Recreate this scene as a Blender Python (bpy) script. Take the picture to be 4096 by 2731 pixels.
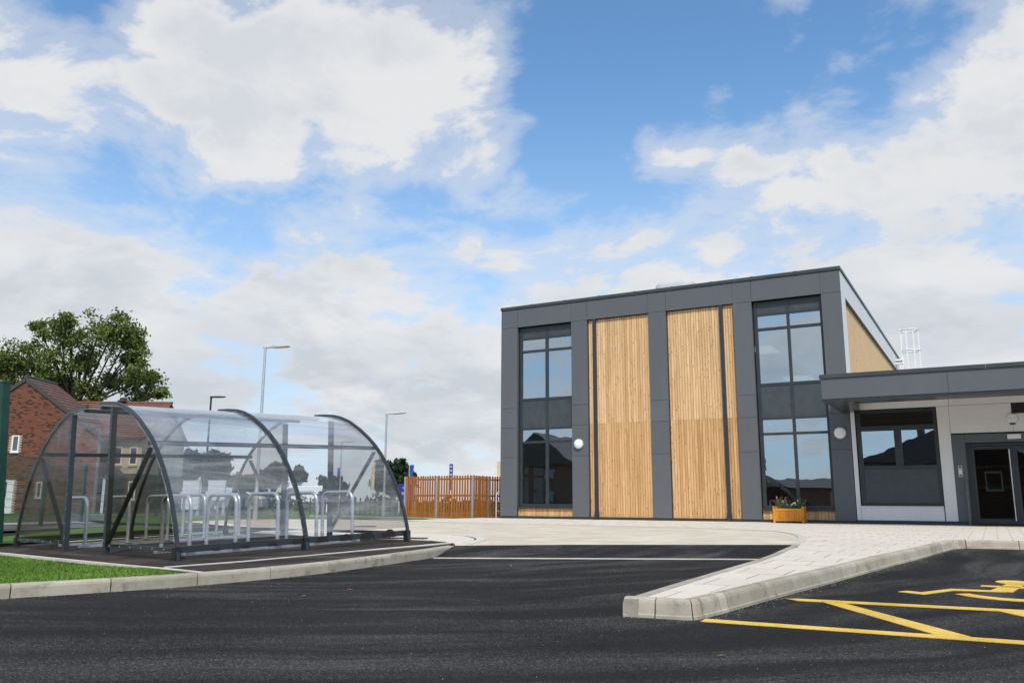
import bpy, math, random
from mathutils import Vector, Matrix, noise
from mathutils.geometry import tessellate_polygon
random.seed(7)
PI = math.pi
for o in list(bpy.data.objects): bpy.data.objects.remove(o)
SC = bpy.context.scene
COL = SC.collection

# ------------------------------------------------------------------ camera
CAM_Z = 0.93
YAW, PITCH, ROLL, FPX = math.radians(-29.62516951), math.radians(10.891608), math.radians(0.2804076), 835.437818
_f = Vector((math.sin(YAW)*math.cos(PITCH), math.cos(YAW)*math.cos(PITCH), math.sin(PITCH)))
_r = Vector((math.cos(YAW), -math.sin(YAW), 0)); _u = _r.cross(_f)
CR = _r*math.cos(ROLL) + _u*math.sin(ROLL); CU = -_r*math.sin(ROLL) + _u*math.cos(ROLL); CF = _f
cd = bpy.data.cameras.new('camera'); cam = bpy.data.objects.new('camera', cd); COL.objects.link(cam)
cd.sensor_width = 36; cd.lens = FPX/1024*36; cd.clip_start = 0.05; cd.clip_end = 3000
cam.matrix_world = Matrix(((CR.x, CU.x, -CF.x, 0), (CR.y, CU.y, -CF.y, 0), (CR.z, CU.z, -CF.z, CAM_Z), (0, 0, 0, 1)))
SC.camera = cam
SC.render.resolution_x = 1024; SC.render.resolution_y = 682
def at(px, py, d):
    """a point of the place, from its bearing in the 4096 px photograph and its distance in metres"""
    return Vector((0, 0, CAM_Z)) + (CF + CR*((px/4-512)/FPX) - CU*((py/4-341.375)/FPX))*d

# ------------------------------------------------------------------ node helpers
class N:
    def __init__(s, tree): s.t = tree; tree.nodes.clear()
    def new(s, ty, **kw):
        n = s.t.nodes.new(ty)
        for k, v in kw.items():
            if k == 'ins':
                for i, x in v.items(): s.put(n.inputs[i], x)
            else: setattr(n, k, v)
        return n
    def put(s, sock, x):
        if hasattr(x, 'is_output') or isinstance(x, bpy.types.NodeSocket): s.t.links.new(x, sock)
        else: sock.default_value = x
    def math(s, op, a, b=0.0, c=0.0, clamp=False):
        n = s.new('ShaderNodeMath', operation=op, use_clamp=clamp); s.put(n.inputs[0], a); s.put(n.inputs[1], b); s.put(n.inputs[2], c); return n.outputs[0]
    def vmath(s, op, a, b=(0, 0, 0), out=0):
        n = s.new('ShaderNodeVectorMath', operation=op); s.put(n.inputs[0], a); s.put(n.inputs[1], b); return n.outputs[out]
    def noise(s, vec, scale, detail=4, rough=.55, out=0, dist=0.0):
        n = s.new('ShaderNodeTexNoise', ins={'Scale': scale, 'Detail': detail, 'Roughness': rough, 'Distortion': dist}); s.put(n.inputs['Vector'], vec); return n.outputs[out]
    def vor(s, vec, scale, out=0, feature='F1', rnd=1.0):
        n = s.new('ShaderNodeTexVoronoi', feature=feature, ins={'Scale': scale, 'Randomness': rnd}); s.put(n.inputs['Vector'], vec); return n.outputs[out]
    def ramp(s, x, stops, interp='LINEAR'):
        n = s.new('ShaderNodeValToRGB'); r = n.color_ramp; r.interpolation = interp
        while len(r.elements) < len(stops): r.elements.new(.5)
        for e, (p, c) in zip(r.elements, stops):
            e.position = p; e.color = (c, c, c, 1) if isinstance(c, (int, float)) else (*c, 1)
        s.put(n.inputs[0], x); return n.outputs[0]
    def mix(s, f, a, b, blend='MIX'):
        n = s.new('ShaderNodeMix', data_type='RGBA', blend_type=blend)
        s.put(n.inputs[0], f); s.put(n.inputs[6], a if not isinstance(a, tuple) else (*a, 1) if len(a) == 3 else a); s.put(n.inputs[7], b if not isinstance(b, tuple) else (*b, 1) if len(b) == 3 else b)
        return n.outputs[2]
    def maprange(s, x, a, b, c=0.0, d=1.0, smooth=True):
        n = s.new('ShaderNodeMapRange', interpolation_type='SMOOTHSTEP' if smooth else 'LINEAR'); s.put(n.inputs[0], x)
        for i, v in ((1, a), (2, b), (3, c), (4, d)): s.put(n.inputs[i], v)
        return n.outputs[0]
    def pos(s, scale=None):
        p = s.new('ShaderNodeNewGeometry').outputs['Position']
        return p if scale is None else s.vmath('MULTIPLY', p, scale)
    def rand(s): return s.new('ShaderNodeObjectInfo').outputs['Random']
    def bump(s, h, strength, dist=.01):
        n = s.new('ShaderNodeBump', ins={'Strength': strength, 'Distance': dist}); s.put(n.inputs['Height'], h); return n.outputs[0]
    def bsdf(s, color, rough=.6, normal=None, metal=0.0, spec=.5, **kw):
        n = s.new('ShaderNodeBsdfPrincipled')
        s.put(n.inputs['Base Color'], (*color, 1) if isinstance(color, tuple) and len(color) == 3 else color)
        s.put(n.inputs['Roughness'], rough); s.put(n.inputs['Metallic'], metal); s.put(n.inputs['Specular IOR Level'], spec)
        if normal is not None: s.put(n.inputs['Normal'], normal)
        for k, v in kw.items(): s.put(n.inputs[k], v)
        return n.outputs[0]
    def out(s, sh, vol=None):
        o = s.new('ShaderNodeOutputMaterial'); s.t.links.new(sh, o.inputs[0])

# ------------------------------------------------------------------ world: Nishita sky with broken cumulus, and one sun
SUN_AZ, SUN_EL = math.radians(146), math.radians(50)      # compass-style azimuth: 0 = +Y, 90 = +X; behind the camera
w = bpy.data.worlds.new('World'); SC.world = w; w.use_nodes = True
n = N(w.node_tree)
sky = n.new('ShaderNodeTexSky', sky_type='NISHITA', sun_disc=False, sun_elevation=SUN_EL, sun_rotation=SUN_AZ, altitude=50, air_density=1.0, dust_density=.6, ozone_density=2.2)
d = n.vmath('NORMALIZE', n.new('ShaderNodeTexCoord').outputs['Generated'])
sep = n.new('ShaderNodeSeparateXYZ'); n.put(sep.inputs[0], d)
zz = n.math('MAXIMUM', sep.outputs[2], 0.0)
den = n.math('ADD', zz, .34)
pl = n.new('ShaderNodeCombineXYZ'); n.put(pl.inputs[0], n.math('DIVIDE', sep.outputs[0], den)); n.put(pl.inputs[1], n.math('DIVIDE', sep.outputs[1], den)); n.put(pl.inputs[2], n.math('MULTIPLY', zz, 1.6))
P = pl.outputs[0]
warp = n.vmath('SUBTRACT', n.noise(P, 2.2, 2, .5, out=1), (.5, .5, .5))
PW = n.vmath('ADD', P, n.vmath('MULTIPLY', warp, (.22, .22, .22)))
big = n.noise(PW, 2.0, 2, .5)
fine = n.noise(PW, 4.4, 9, .62, dist=.1)
puff = n.vor(n.vmath('ADD', PW, n.vmath('MULTIPLY', n.noise(PW, 7.0, 2, .6, out=1), (.14, .14, .14))), 8.5)
dens = n.math('ADD', n.math('ADD', n.math('MULTIPLY', big, .35), n.math('SUBTRACT', n.math('MULTIPLY', fine, 1.6), .275)), n.math('MULTIPLY', n.math('SUBTRACT', .42, puff), .28))
# where the photograph's sky is thick or clear, as bearings on the sky (x, y in 2352 px, angular radius, weight)
GRID = {60: (.2, .7, .85, .9, .75, .85, .35, .02, .02, .08, .08, .35), 180: (.85, .95, .95, 1, .95, .9, .1, .05, .25, .08, .2, .85), 300: (.9, .6, .9, .65, .8, .95, .25, .05, .5, .4, .85, 1.1), 420: (.4, .35, .25, .42, .55, .35, .3, .6, .85, .75, .75, .7),
        540: (.85, .5, .35, .55, .4, .45, .4, .35, .4, .5, .6, .65), 660: (.95, .85, .65, .95, .85, .35, .75, .85, .9, .95, .95, .9), 790: (.9, .95, .9, .9, .65, .9, .95, .95, .95, .9, .9, .9), 930: (.9, .9, .7, .7, .85, .9, .9, .9, .9, .9, .9, .9)}
BLOBS = [(98+196*i, y, .088, (c-.5)*.46-.02) for y, row in GRID.items() for i, c in enumerate(row) ]+[(1660, 225, .03, .12), (640, 335, .03, .1), (940, 415, .035, .1), (1190, 300, .03, .05), (1140, 150, .03, .1), (600, 900, .04, -.15), (1110, 665, .04, -.12)]
acc = 0.0
for (bx, by, rad, wt) in BLOBS:
    v = (at(bx*4096/2352, by*4096/2352, 1.0) - Vector((0, 0, CAM_Z))).normalized()
    dd = n.vmath('DISTANCE', d, tuple(v), out=1)
    acc = n.math('ADD', acc, n.maprange(dd, rad*1.35, 0.0, 0.0, wt))
dens = n.math('ADD', dens, n.math('MULTIPLY', acc, 1.0))
dens = n.math('ADD', dens, n.maprange(zz, .45, .05, 0.0, .045))
mask = n.math('MAXIMUM', n.maprange(dens, .61, .90, 0.0, .96), n.maprange(dens, .42, .74, 0.0, .46))
thick = n.maprange(dens, .74, 1.05, 0.0, 1.0)
shade = n.noise(n.vmath('ADD', PW, (.03, .06, -.09)), 4.4, 7, .6, dist=.1)
sh2 = n.noise(PW, 2.6, 4, .55)
low = n.maprange(zz, .40, .10, 0.0, 1.0)
grey = n.math('ADD', n.math('MULTIPLY', n.maprange(shade, .42, .66), n.math('MULTIPLY', thick, .6)), n.math('MULTIPLY', n.math('MULTIPLY', low, n.maprange(sh2, .38, .62)), .75), clamp=True)
cl = n.mix(grey, (7.1, 7.1, 7.12), (5.2, 5.55, 6.0))
skyc = n.mix(1.0, sky.outputs[0], (1.22, 1.60, 1.74), 'MULTIPLY')
skyc = n.mix(n.maprange(zz, .50, .03, 0.0, .75), skyc, (4.9, 6.2, 7.9))
colr = n.mix(mask, skyc, cl)
bg = n.new('ShaderNodeBackground', ins={'Strength': .115}); n.put(bg.inputs[0], colr)
w.cycles.sampling_method = 'MANUAL'; w.cycles.sample_map_resolution = 512
wo = n.new('ShaderNodeOutputWorld'); n.t.links.new(bg.outputs[0], wo.inputs[0])
sd = bpy.data.lights.new('sun', 'SUN'); sd.energy = 3.6; sd.angle = math.radians(6); sd.color = (1, .93, .83)
sun = bpy.data.objects.new('sun', sd); COL.objects.link(sun)
sv = Vector((math.sin(SUN_AZ)*math.cos(SUN_EL), math.cos(SUN_AZ)*math.cos(SUN_EL), math.sin(SUN_EL)))
sun.location = sv*60; sun.rotation_euler = sv.to_track_quat('Z', 'Y').to_euler()
SC.view_settings.view_transform = 'Standard'; SC.view_settings.look = 'None'; SC.view_settings.exposure = 0.0; SC.view_settings.gamma = 1.0
SC.view_settings.use_curve_mapping = False

# ------------------------------------------------------------------ materials
MATS = {}
def mat(name):
    m = bpy.data.materials.new(name); m.use_nodes = True; MATS[name] = m; return N(m.node_tree)
def simple(name, color, rough=.5, metal=0.0, var=.12, nscale=6.0, spec=.5, bump=0.0, dirt=0.0):
    n = mat(name); p = n.pos()
    f = n.noise(p, nscale, 6, .6)
    c = n.mix(n.maprange(f, .3, .7), tuple(x*(1-var) for x in color), tuple(min(1, x*(1+var)) for x in color))
    if dirt: c = n.mix(n.math('MULTIPLY', n.maprange(n.noise(p, 2.2, 6, .65), .5, .75), dirt), c, (.12, .1, .08))
    nm = n.bump(n.noise(p, nscale*20, 4), bump, .004) if bump else None
    r = n.math('ADD', n.math('MULTIPLY', f, .16), rough-.08)
    n.out(n.bsdf(c, r, nm, metal, spec))
def m_asphalt(name, base, brown=0.0):
    n = mat(name); p = n.pos()
    grain = n.vor(p, 120, out=1); g2 = n.noise(p, 260, 2)
    sx = n.new('ShaderNodeSeparateXYZ', ins={0: n.vmath('ADD', n.vmath('ADD', p, (9.5, -14.5, 0)), n.vmath('MULTIPLY', n.noise(p, .25, 2, out=1), (1.6, 1.6, 0)))})
    pol = n.new('ShaderNodeCombineXYZ'); n.put(pol.inputs[0], n.math('MULTIPLY', n.math('ARCTAN2', sx.outputs[1], sx.outputs[0]), 2.4)); n.put(pol.inputs[1], n.math('MULTIPLY', n.math('SQRT', n.math('ADD', n.math('MULTIPLY', sx.outputs[0], sx.outputs[0]), n.math('MULTIPLY', sx.outputs[1], sx.outputs[1]))), 2.0))
    streak = n.noise(pol.outputs[0], 1.0, 6, .6, dist=.5)      # sweeps left by turning wheels
    blot = n.noise(p, .45, 4, .6)
    gl = n.math('MULTIPLY', n.math('POWER', n.new('ShaderNodeSeparateColor', ins={0: grain}).outputs[0], 5.0), 1.0)
    c = n.mix(n.maprange(streak, .46, .74), base, tuple(x*3.3 for x in base))
    c = n.mix(n.maprange(blot, .40, .66, 0, .75), c, tuple(x*.55 for x in base))
    c = n.mix(n.math('MULTIPLY', gl, n.maprange(streak, .35, .72, .05, .55)), c, (.32, .31, .29))
    c = n.mix(n.maprange(g2, .35, .5, .55, 0.0), c, (.008, .008, .009))
    if brown: c = n.mix(n.maprange(n.noise(p, .9, 6, .65), .42, .7, 0, brown), c, (.22, .15, .10))
    # pale scuffs and dust specks
    sp = n.vor(p, 5.5); c = n.mix(n.maprange(sp, .035, .02, 0, .6), c, (.42, .40, .37))
    nm = n.bump(n.math('ADD', n.vor(p, 120), n.math('MULTIPLY', g2, .7)), .9, .006)
    n.out(n.bsdf(c, n.maprange(streak, .3, .7, .8, .92), nm, 0, .12))
m_asphalt('asphalt', (.0195, .0185, .018))
m_asphalt('pad_asphalt', (.026, .024, .0225), .26)
m_asphalt('old_asphalt', (.10, .10, .105), .15)
def m_concrete(name, base, stain=.5, scale=1.0, drip=True):
    n = mat(name); p = n.pos(); r = n.rand()
    f = n.noise(p, 3*scale, 8, .65); c = n.mix(n.maprange(f, .3, .72), tuple(x*.82 for x in base), tuple(x*1.1 for x in base))
    c = n.mix(n.math('MULTIPLY', n.maprange(n.noise(p, 7*scale, 6, .7), .52, .7), stain), c, tuple(x*.5 for x in base))
    c = n.mix(n.maprange(n.noise(p, 1.6*scale, 4), .5, .75, 0, .35*stain), c, (.34, .26, .15))
    sp = n.vor(p, 22); c = n.mix(n.math('MULTIPLY', n.maprange(sp, .1, .05), .35*stain), c, (.05, .045, .04))
    c = n.mix(.18, c, n.ramp(r, [(0, .1), (1, .95)]), 'OVERLAY')
    nm = n.bump(n.noise(p, 90, 5, .7), .35, .004)
    n.out(n.bsdf(c, .85, nm, 0, .3))
m_concrete('kerb_concrete', (.38, .35, .285), .85)
m_concrete('edging_concrete', (.58, .54, .47), .3)
m_concrete('apron_concrete', (.52, .465, .375), .22, .5)
def m_slab(name, base):
    n = mat(name); p = n.pos(); r = n.rand()
    c = n.mix(n.maprange(n.noise(p, 150, 3, .6), .35, .65), tuple(x*.8 for x in base), tuple(x*1.12 for x in base))
    c = n.mix(n.maprange(n.noise(p, 1.3, 5, .6), .4, .75, 0, .35), c, tuple(x*y for x, y in zip(base, (.84, .78, .70))))
    c = n.mix(.07, c, n.ramp(r, [(0, .2), (1, .8)]), 'OVERLAY')
    nm = n.bump(n.noise(p, 170, 3), .4, .003)
    n.out(n.bsdf(c, .85, nm, 0, .3))
m_slab('slab', (.63, .58, .50))
simple('joint_sand', (.13, .085, .05), .95, nscale=30)
def m_grass(name, a, b):
    n = mat(name); p = n.pos()
    c = n.mix(n.maprange(n.noise(p, 1.2, 5, .6), .35, .7), a, b); c = n.mix(n.maprange(n.noise(p, 40, 3, .6), .3, .75, 0, .7), c, tuple(x*.45 for x in a))
    n.out(n.bsdf(c, .9, n.bump(n.noise(p, 60, 4), .8, .03), 0, .2))
m_grass('turf', (.072, .150, .018), (.105, .195, .028)); m_grass('field', (.07, .13, .03), (.13, .17, .05))
def m_blade():
    n = mat('blade'); p = n.pos(); r = n.new('ShaderNodeNewGeometry').outputs['Random Per Island']
    c = n.mix(n.maprange(n.noise(p, 1.0, 3), .35, .65), (.080, .175, .016), (.130, .245, .030)); c = n.mix(n.maprange(r, .86, 1.0, 0, .55), c, (.34, .33, .17)); c = n.mix(n.maprange(r, .0, .3, .5, 0), c, (.025, .08, .01))
    n.out(n.bsdf(c, .7, None, 0, .25))
m_blade()
def m_panel(name, base, rough=.42):
    n = mat(name); p = n.pos(); r = n.rand()
    c = n.mix(n.maprange(n.noise(p, 300, 2), .4, .6), tuple(x*.9 for x in base), tuple(x*1.1 for x in base))
    c = n.mix(n.maprange(n.noise(n.pos((1, 1, .35)), .9, 5, .6), .4, .75, 0, .16), c, tuple(min(1, x*1.4+.02) for x in base))
    c = n.mix(n.maprange(n.noise(n.pos((14, 14, .5)), 1.0, 4, .6), .55, .8, 0, .14), c, tuple(min(1, x*1.5+.03) for x in base)); c = n.mix(.12, c, n.ramp(r, [(0, .3), (1, .7)]), 'OVERLAY')
    n.out(n.bsdf(c, n.math('ADD', rough, n.math('MULTIPLY', n.noise(p, 2.2, 4), .12)), n.bump(n.noise(p, .8, 2), .05, .02), 0, .35))
m_panel('slate_panel', (.102, .111, .122)); m_panel('white_panel', (.70, .69, .70), .4); m_panel('pale_side_panel', (.70, .70, .71), .4)
simple('frame', (.028, .035, .040), .38, nscale=3, var=.15); simple('dark_infill', (.046, .058, .064), .5, nscale=4)
simple('black_gap', (.008, .008, .009), .8); simple('coping_metal', (.042, .054, .057), .4, nscale=2)
simple('soffit_metal', (.025, .03, .032), .3)
def m_timber(name, a, b, knot=(.17, .08, .03), grey=.0):
    n = mat(name); r = n.rand(); p = n.pos()
    off = n.new('ShaderNodeCombineXYZ'); n.put(off.inputs[2], n.math('MULTIPLY', r, 37.0)); n.put(off.inputs[0], n.math('MULTIPLY', r, 3.1))
    q = n.vmath('ADD', p, off.outputs[0])
    g = n.noise(n.vmath('MULTIPLY', q, (55, 55, 1.6)), 1.0, 5, .6, dist=.8)
    c = n.mix(n.maprange(r, 0, 1, 0, 1, False), a, b)
    c = n.mix(n.maprange(g, .32, .7, .0, .55), c, tuple(x*y for x, y in zip(a, (.60, .50, .42))))
    c = n.mix(n.maprange(n.noise(n.vmath('MULTIPLY', q, (9, 9, .7)), 1.0, 3), .45, .75, 0, .45), c, tuple(x*y for x, y in zip(b, (1.15, 1.1, 1.05))))
    k = n.vor(n.vmath('MULTIPLY', q, (10, 10, 3.6)), 1.0); c = n.mix(n.maprange(k, .19, .10, 0, .7), c, knot)
    k2 = n.vor(n.vmath('MULTIPLY', q, (15, 15, 4.6)), 1.0); c = n.mix(n.maprange(k2, .16, .06, 0, .6), c, knot)
    if grey: c = n.mix(n.maprange(n.noise(p, .6, 4), .4, .7, 0, grey), c, (.45, .36, .26))
    n.out(n.bsdf(c, .72, n.bump(g, .25, .003), 0, .3))
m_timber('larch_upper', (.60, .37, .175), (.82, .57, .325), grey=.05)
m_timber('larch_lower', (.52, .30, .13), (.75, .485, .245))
m_timber('larch_side', (.74, .50, .26), (.82, .59, .33))
m_timber('fence_wood', (.37, .12, .022), (.54, .20, .038), (.12, .035, .008))
m_timber('planter_wood', (.60, .225, .022), (.72, .30, .035), (.20, .06, .01))
def m_galv():
    n = mat('galvanised'); p = n.pos(); s = n.vor(p, 55, out=1)
    c = n.mix(n.new('ShaderNodeSeparateColor', ins={0: s}).outputs[0], (.50, .53, .56), (.66, .69, .72))
    n.out(n.bsdf(c, n.maprange(n.noise(p, 9, 4), .3, .7, .3, .5), None, .75, .5))
m_galv()
simple('anthracite', (.026, .033, .042), .36, nscale=5); simple('green_coat', (.012, .065, .045), .45); simple('white_upvc', (.78, .79, .80), .35, var=.04)
simple('white_coat', (.80, .80, .80), .4, var=.03); simple('steel_bolt', (.62, .63, .65), .3, .9); simple('rubber', (.012, .012, .013), .8)
simple('lamp_opal', (.80, .79, .80), .3, var=.03); simple('rim_grey', (.55, .55, .58), .4); simple('black_coat', (.015, .015, .017), .4)
simple('satin_steel', (.62, .60, .52), .25, .9); simple('navy_lens', (.012, .025, .14), .2); simple('keypad_steel', (.52, .49, .40), .35, .6)
simple('mortar', (.46, .40, .32), .95, nscale=20); simple('render_cream', (.55, .50, .40), .9, nscale=2); simple('stone_sill', (.62, .50, .32), .9)
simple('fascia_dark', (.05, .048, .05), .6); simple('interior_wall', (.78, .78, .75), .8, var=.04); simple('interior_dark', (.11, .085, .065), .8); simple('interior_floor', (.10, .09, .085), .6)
simple('soil', (.05, .035, .022), .95, nscale=30); simple('bark', (.032, .025, .018), .9, nscale=9, bump=.8); simple('stem', (.09, .14, .035), .7)
simple('flag_blue', (.012, .07, .34), .7); simple('flag_cream', (.62, .50, .33), .7); simple('sign_blue', (.018, .035, .24), .5); simple('star_cream', (.72, .62, .45), .7)
simple('van_white', (.74, .75, .77), .25, var=.03); simple('car_silver', (.45, .47, .50), .25, .5); simple('tyre', (.015, .015, .015), .85); simple('grate_iron', (.06, .035, .022), .7)
simple('petal_pink', (.70, .16, .42), .6); simple('petal_purple', (.42, .12, .60), .6); simple('petal_white', (.82, .80, .76), .6); simple('seed_head', (.28, .20, .07), .8)
simple('post_grey', (.10, .125, .13), .4); simple('dome_grey', (.50, .50, .52), .7, var=.05); simple('exit_green', (.02, .20, .10), .4); simple('rear_brick', (.13, .07, .05), .9); simple('rear_roof', (.07, .06, .055), .85); simple('hoarding', (.70, .71, .73), .6, dirt=.15)
simple('dry_leaf', (.36, .17, .05), .8); simple('dust_white', (.38, .36, .32), .9)
def m_yellow():
    n = mat('yellow_paint'); p = n.pos()
    c = n.mix(n.maprange(n.noise(p, 3, 6, .65), .35, .7), (.66, .42, .06), (.75, .52, .12))
    c = n.mix(n.maprange(n.noise(p, 55, 5, .75), .54, .64, 0, .6), c, (.09, .07, .035)); c = n.mix(n.maprange(n.noise(p, 1.7, 5, .6), .5, .75, 0, .35), c, (.25, .17, .06))
    n.out(n.bsdf(c, .7, n.bump(n.noise(p, 140, 3), .6, .004), 0, .3))
m_yellow()
def m_brick():
    n = mat('brick'); r = n.rand(); p = n.pos()
    cell = n.new('ShaderNodeSeparateColor', ins={0: n.new('ShaderNodeNewGeometry').outputs['Random Per Island']}).outputs[0]
    x = n.math('FRACT', n.math('ADD', n.math('MULTIPLY', r, 13.7), n.math('MULTIPLY', cell, 7.3)))
    c = n.ramp(x, [(0, (.155, .056, .037)), (.3, (.205, .078, .048)), (.55, (.17, .060, .040)), (.70, (.225, .10, .062)), (.80, (.09, .038, .028)), (.90, (.035, .024, .022))])
    c = n.mix(n.maprange(n.noise(p, 40, 4), .35, .7, 0, .35), c, (.12, .05, .03))
    n.out(n.bsdf(c, .9, None, 0, .2))
m_brick()
def m_tile(name, k):
    n = mat(name); p = n.pos()
    c = n.mix(n.maprange(n.noise(p, 3.5, 4, .6), .3, .7), tuple(a*b for a, b in zip((.20, .082, .055), k)), tuple(a*b for a, b in zip((.27, .12, .085), k)))
    n.out(n.bsdf(c, .85, n.bump(n.noise(p, 14, 3), .5, .02), 0, .25))
m_tile('roof_tile', (.72, .8, .85)); m_tile('gable_tile', (.55, .72, .85))
def m_leaf(name, a, b, dark):
    n = mat(name); r = n.new('ShaderNodeNewGeometry').outputs['Random Per Island']; p = n.pos()
    c = n.mix(r, a, b); c = n.mix(n.maprange(n.noise(p, .7, 3), .4, .65, 0, .6), c, dark)
    a_ = n.bsdf(c, .6, None, 0, .3)
    t = n.new('ShaderNodeBsdfTranslucent'); n.put(t.inputs[0], n.mix(.5, c, b))
    mx = n.new('ShaderNodeMixShader'); mx.inputs[0].default_value = .22; n.t.links.new(a_, mx.inputs[1]); n.t.links.new(t.outputs[0], mx.inputs[2])
    n.out(mx.outputs[0])
m_leaf('leaf_big', (.10, .145, .030), (.20, .235, .058), (.045, .078, .018)); m_leaf('leaf_dark', (.020, .042, .014), (.045, .075, .022), (.012, .026, .010)); m_leaf('leaf_grey', (.06, .09, .035), (.11, .13, .06), (.03, .05, .02))
m_leaf('leaf_plant', (.10, .16, .035), (.20, .24, .07), (.05, .09, .02))
def m_glass(name, tint, refl, rough=0.0, wob=.012):
    n = mat(name); p = n.pos()
    nm = n.bump(n.noise(p, 1.1, 2, .5), wob, 1.0)
    g = n.new('ShaderNodeBsdfGlossy', ins={'Roughness': rough, 'Color': (.78, .90, 1.0, 1)}); n.put(g.inputs['Normal'], nm)
    t = n.new('ShaderNodeBsdfTransparent', ins={'Color': (*tint, 1)})
    fc = n.math('POWER', n.new('ShaderNodeLayerWeight', ins={'Blend': .5}).outputs['Facing'], 5.0)
    f = n.math('ADD', refl, n.math('MULTIPLY', fc, 1-refl), clamp=True)
    mx = n.new('ShaderNodeMixShader'); n.put(mx.inputs[0], f); n.t.links.new(t.outputs[0], mx.inputs[1]); n.t.links.new(g.outputs[0], mx.inputs[2]); n.out(mx.outputs[0])
m_glass('window_glass', (.50, .54, .55), .50, wob=.0022); m_glass('house_glass', (.45, .48, .5), .10, wob=.002); m_glass('door_glass', (.82, .82, .80), .03, wob=.001)
def m_poly(name, tint, film_glare, film_glare_col, stretch, fmax):
    """clear polycarbonate sheet: transparent, glossy by Fresnel, with smears of dust and factory film"""
    n = mat(name); p = n.pos(stretch)
    nm = n.bump(n.noise(p, .8, 3, .5), .05, .3)
    g = n.new('ShaderNodeBsdfGlossy', ins={'Roughness': .05, 'Color': (.9, .95, 1, 1)}); n.put(g.inputs['Normal'], nm)
    t = n.new('ShaderNodeBsdfTransparent', ins={'Color': (*tint, 1)})
    fc = n.math('ADD', .03*fmax, n.math('MULTIPLY', n.math('POWER', n.new('ShaderNodeLayerWeight', ins={'Blend': .5}).outputs['Facing'], 4.0), fmax)); mx = n.new('ShaderNodeMixShader'); n.put(mx.inputs[0], fc); n.t.links.new(t.outputs[0], mx.inputs[1]); n.t.links.new(g.outputs[0], mx.inputs[2])
    df = n.new('ShaderNodeBsdfDiffuse', ins={'Color': (*film_glare_col, 1)}); tr = n.new('ShaderNodeBsdfTranslucent', ins={'Color': (*film_glare_col, 1)})
    dm = n.new('ShaderNodeMixShader'); dm.inputs[0].default_value = .5; n.t.links.new(df.outputs[0], dm.inputs[1]); n.t.links.new(tr.outputs[0], dm.inputs[2])
    f = n.maprange(n.noise(p, 1.4, 7, .65, dist=.7), .34, .74, .15*film_glare, film_glare)
    m2 = n.new('ShaderNodeMixShader'); n.put(m2.inputs[0], f); n.t.links.new(mx.outputs[0], m2.inputs[1]); n.t.links.new(dm.outputs[0], m2.inputs[2]); n.out(m2.outputs[0])
m_poly('polycarbonate', (.965, .975, .985), .19, (.93, .95, .98), (.45, .45, 3.4), .95); m_poly('gable_sheet', (.80, .76, .72), .012, (.45, .38, .31), (3.0, 3.0, .5), .16)

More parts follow.
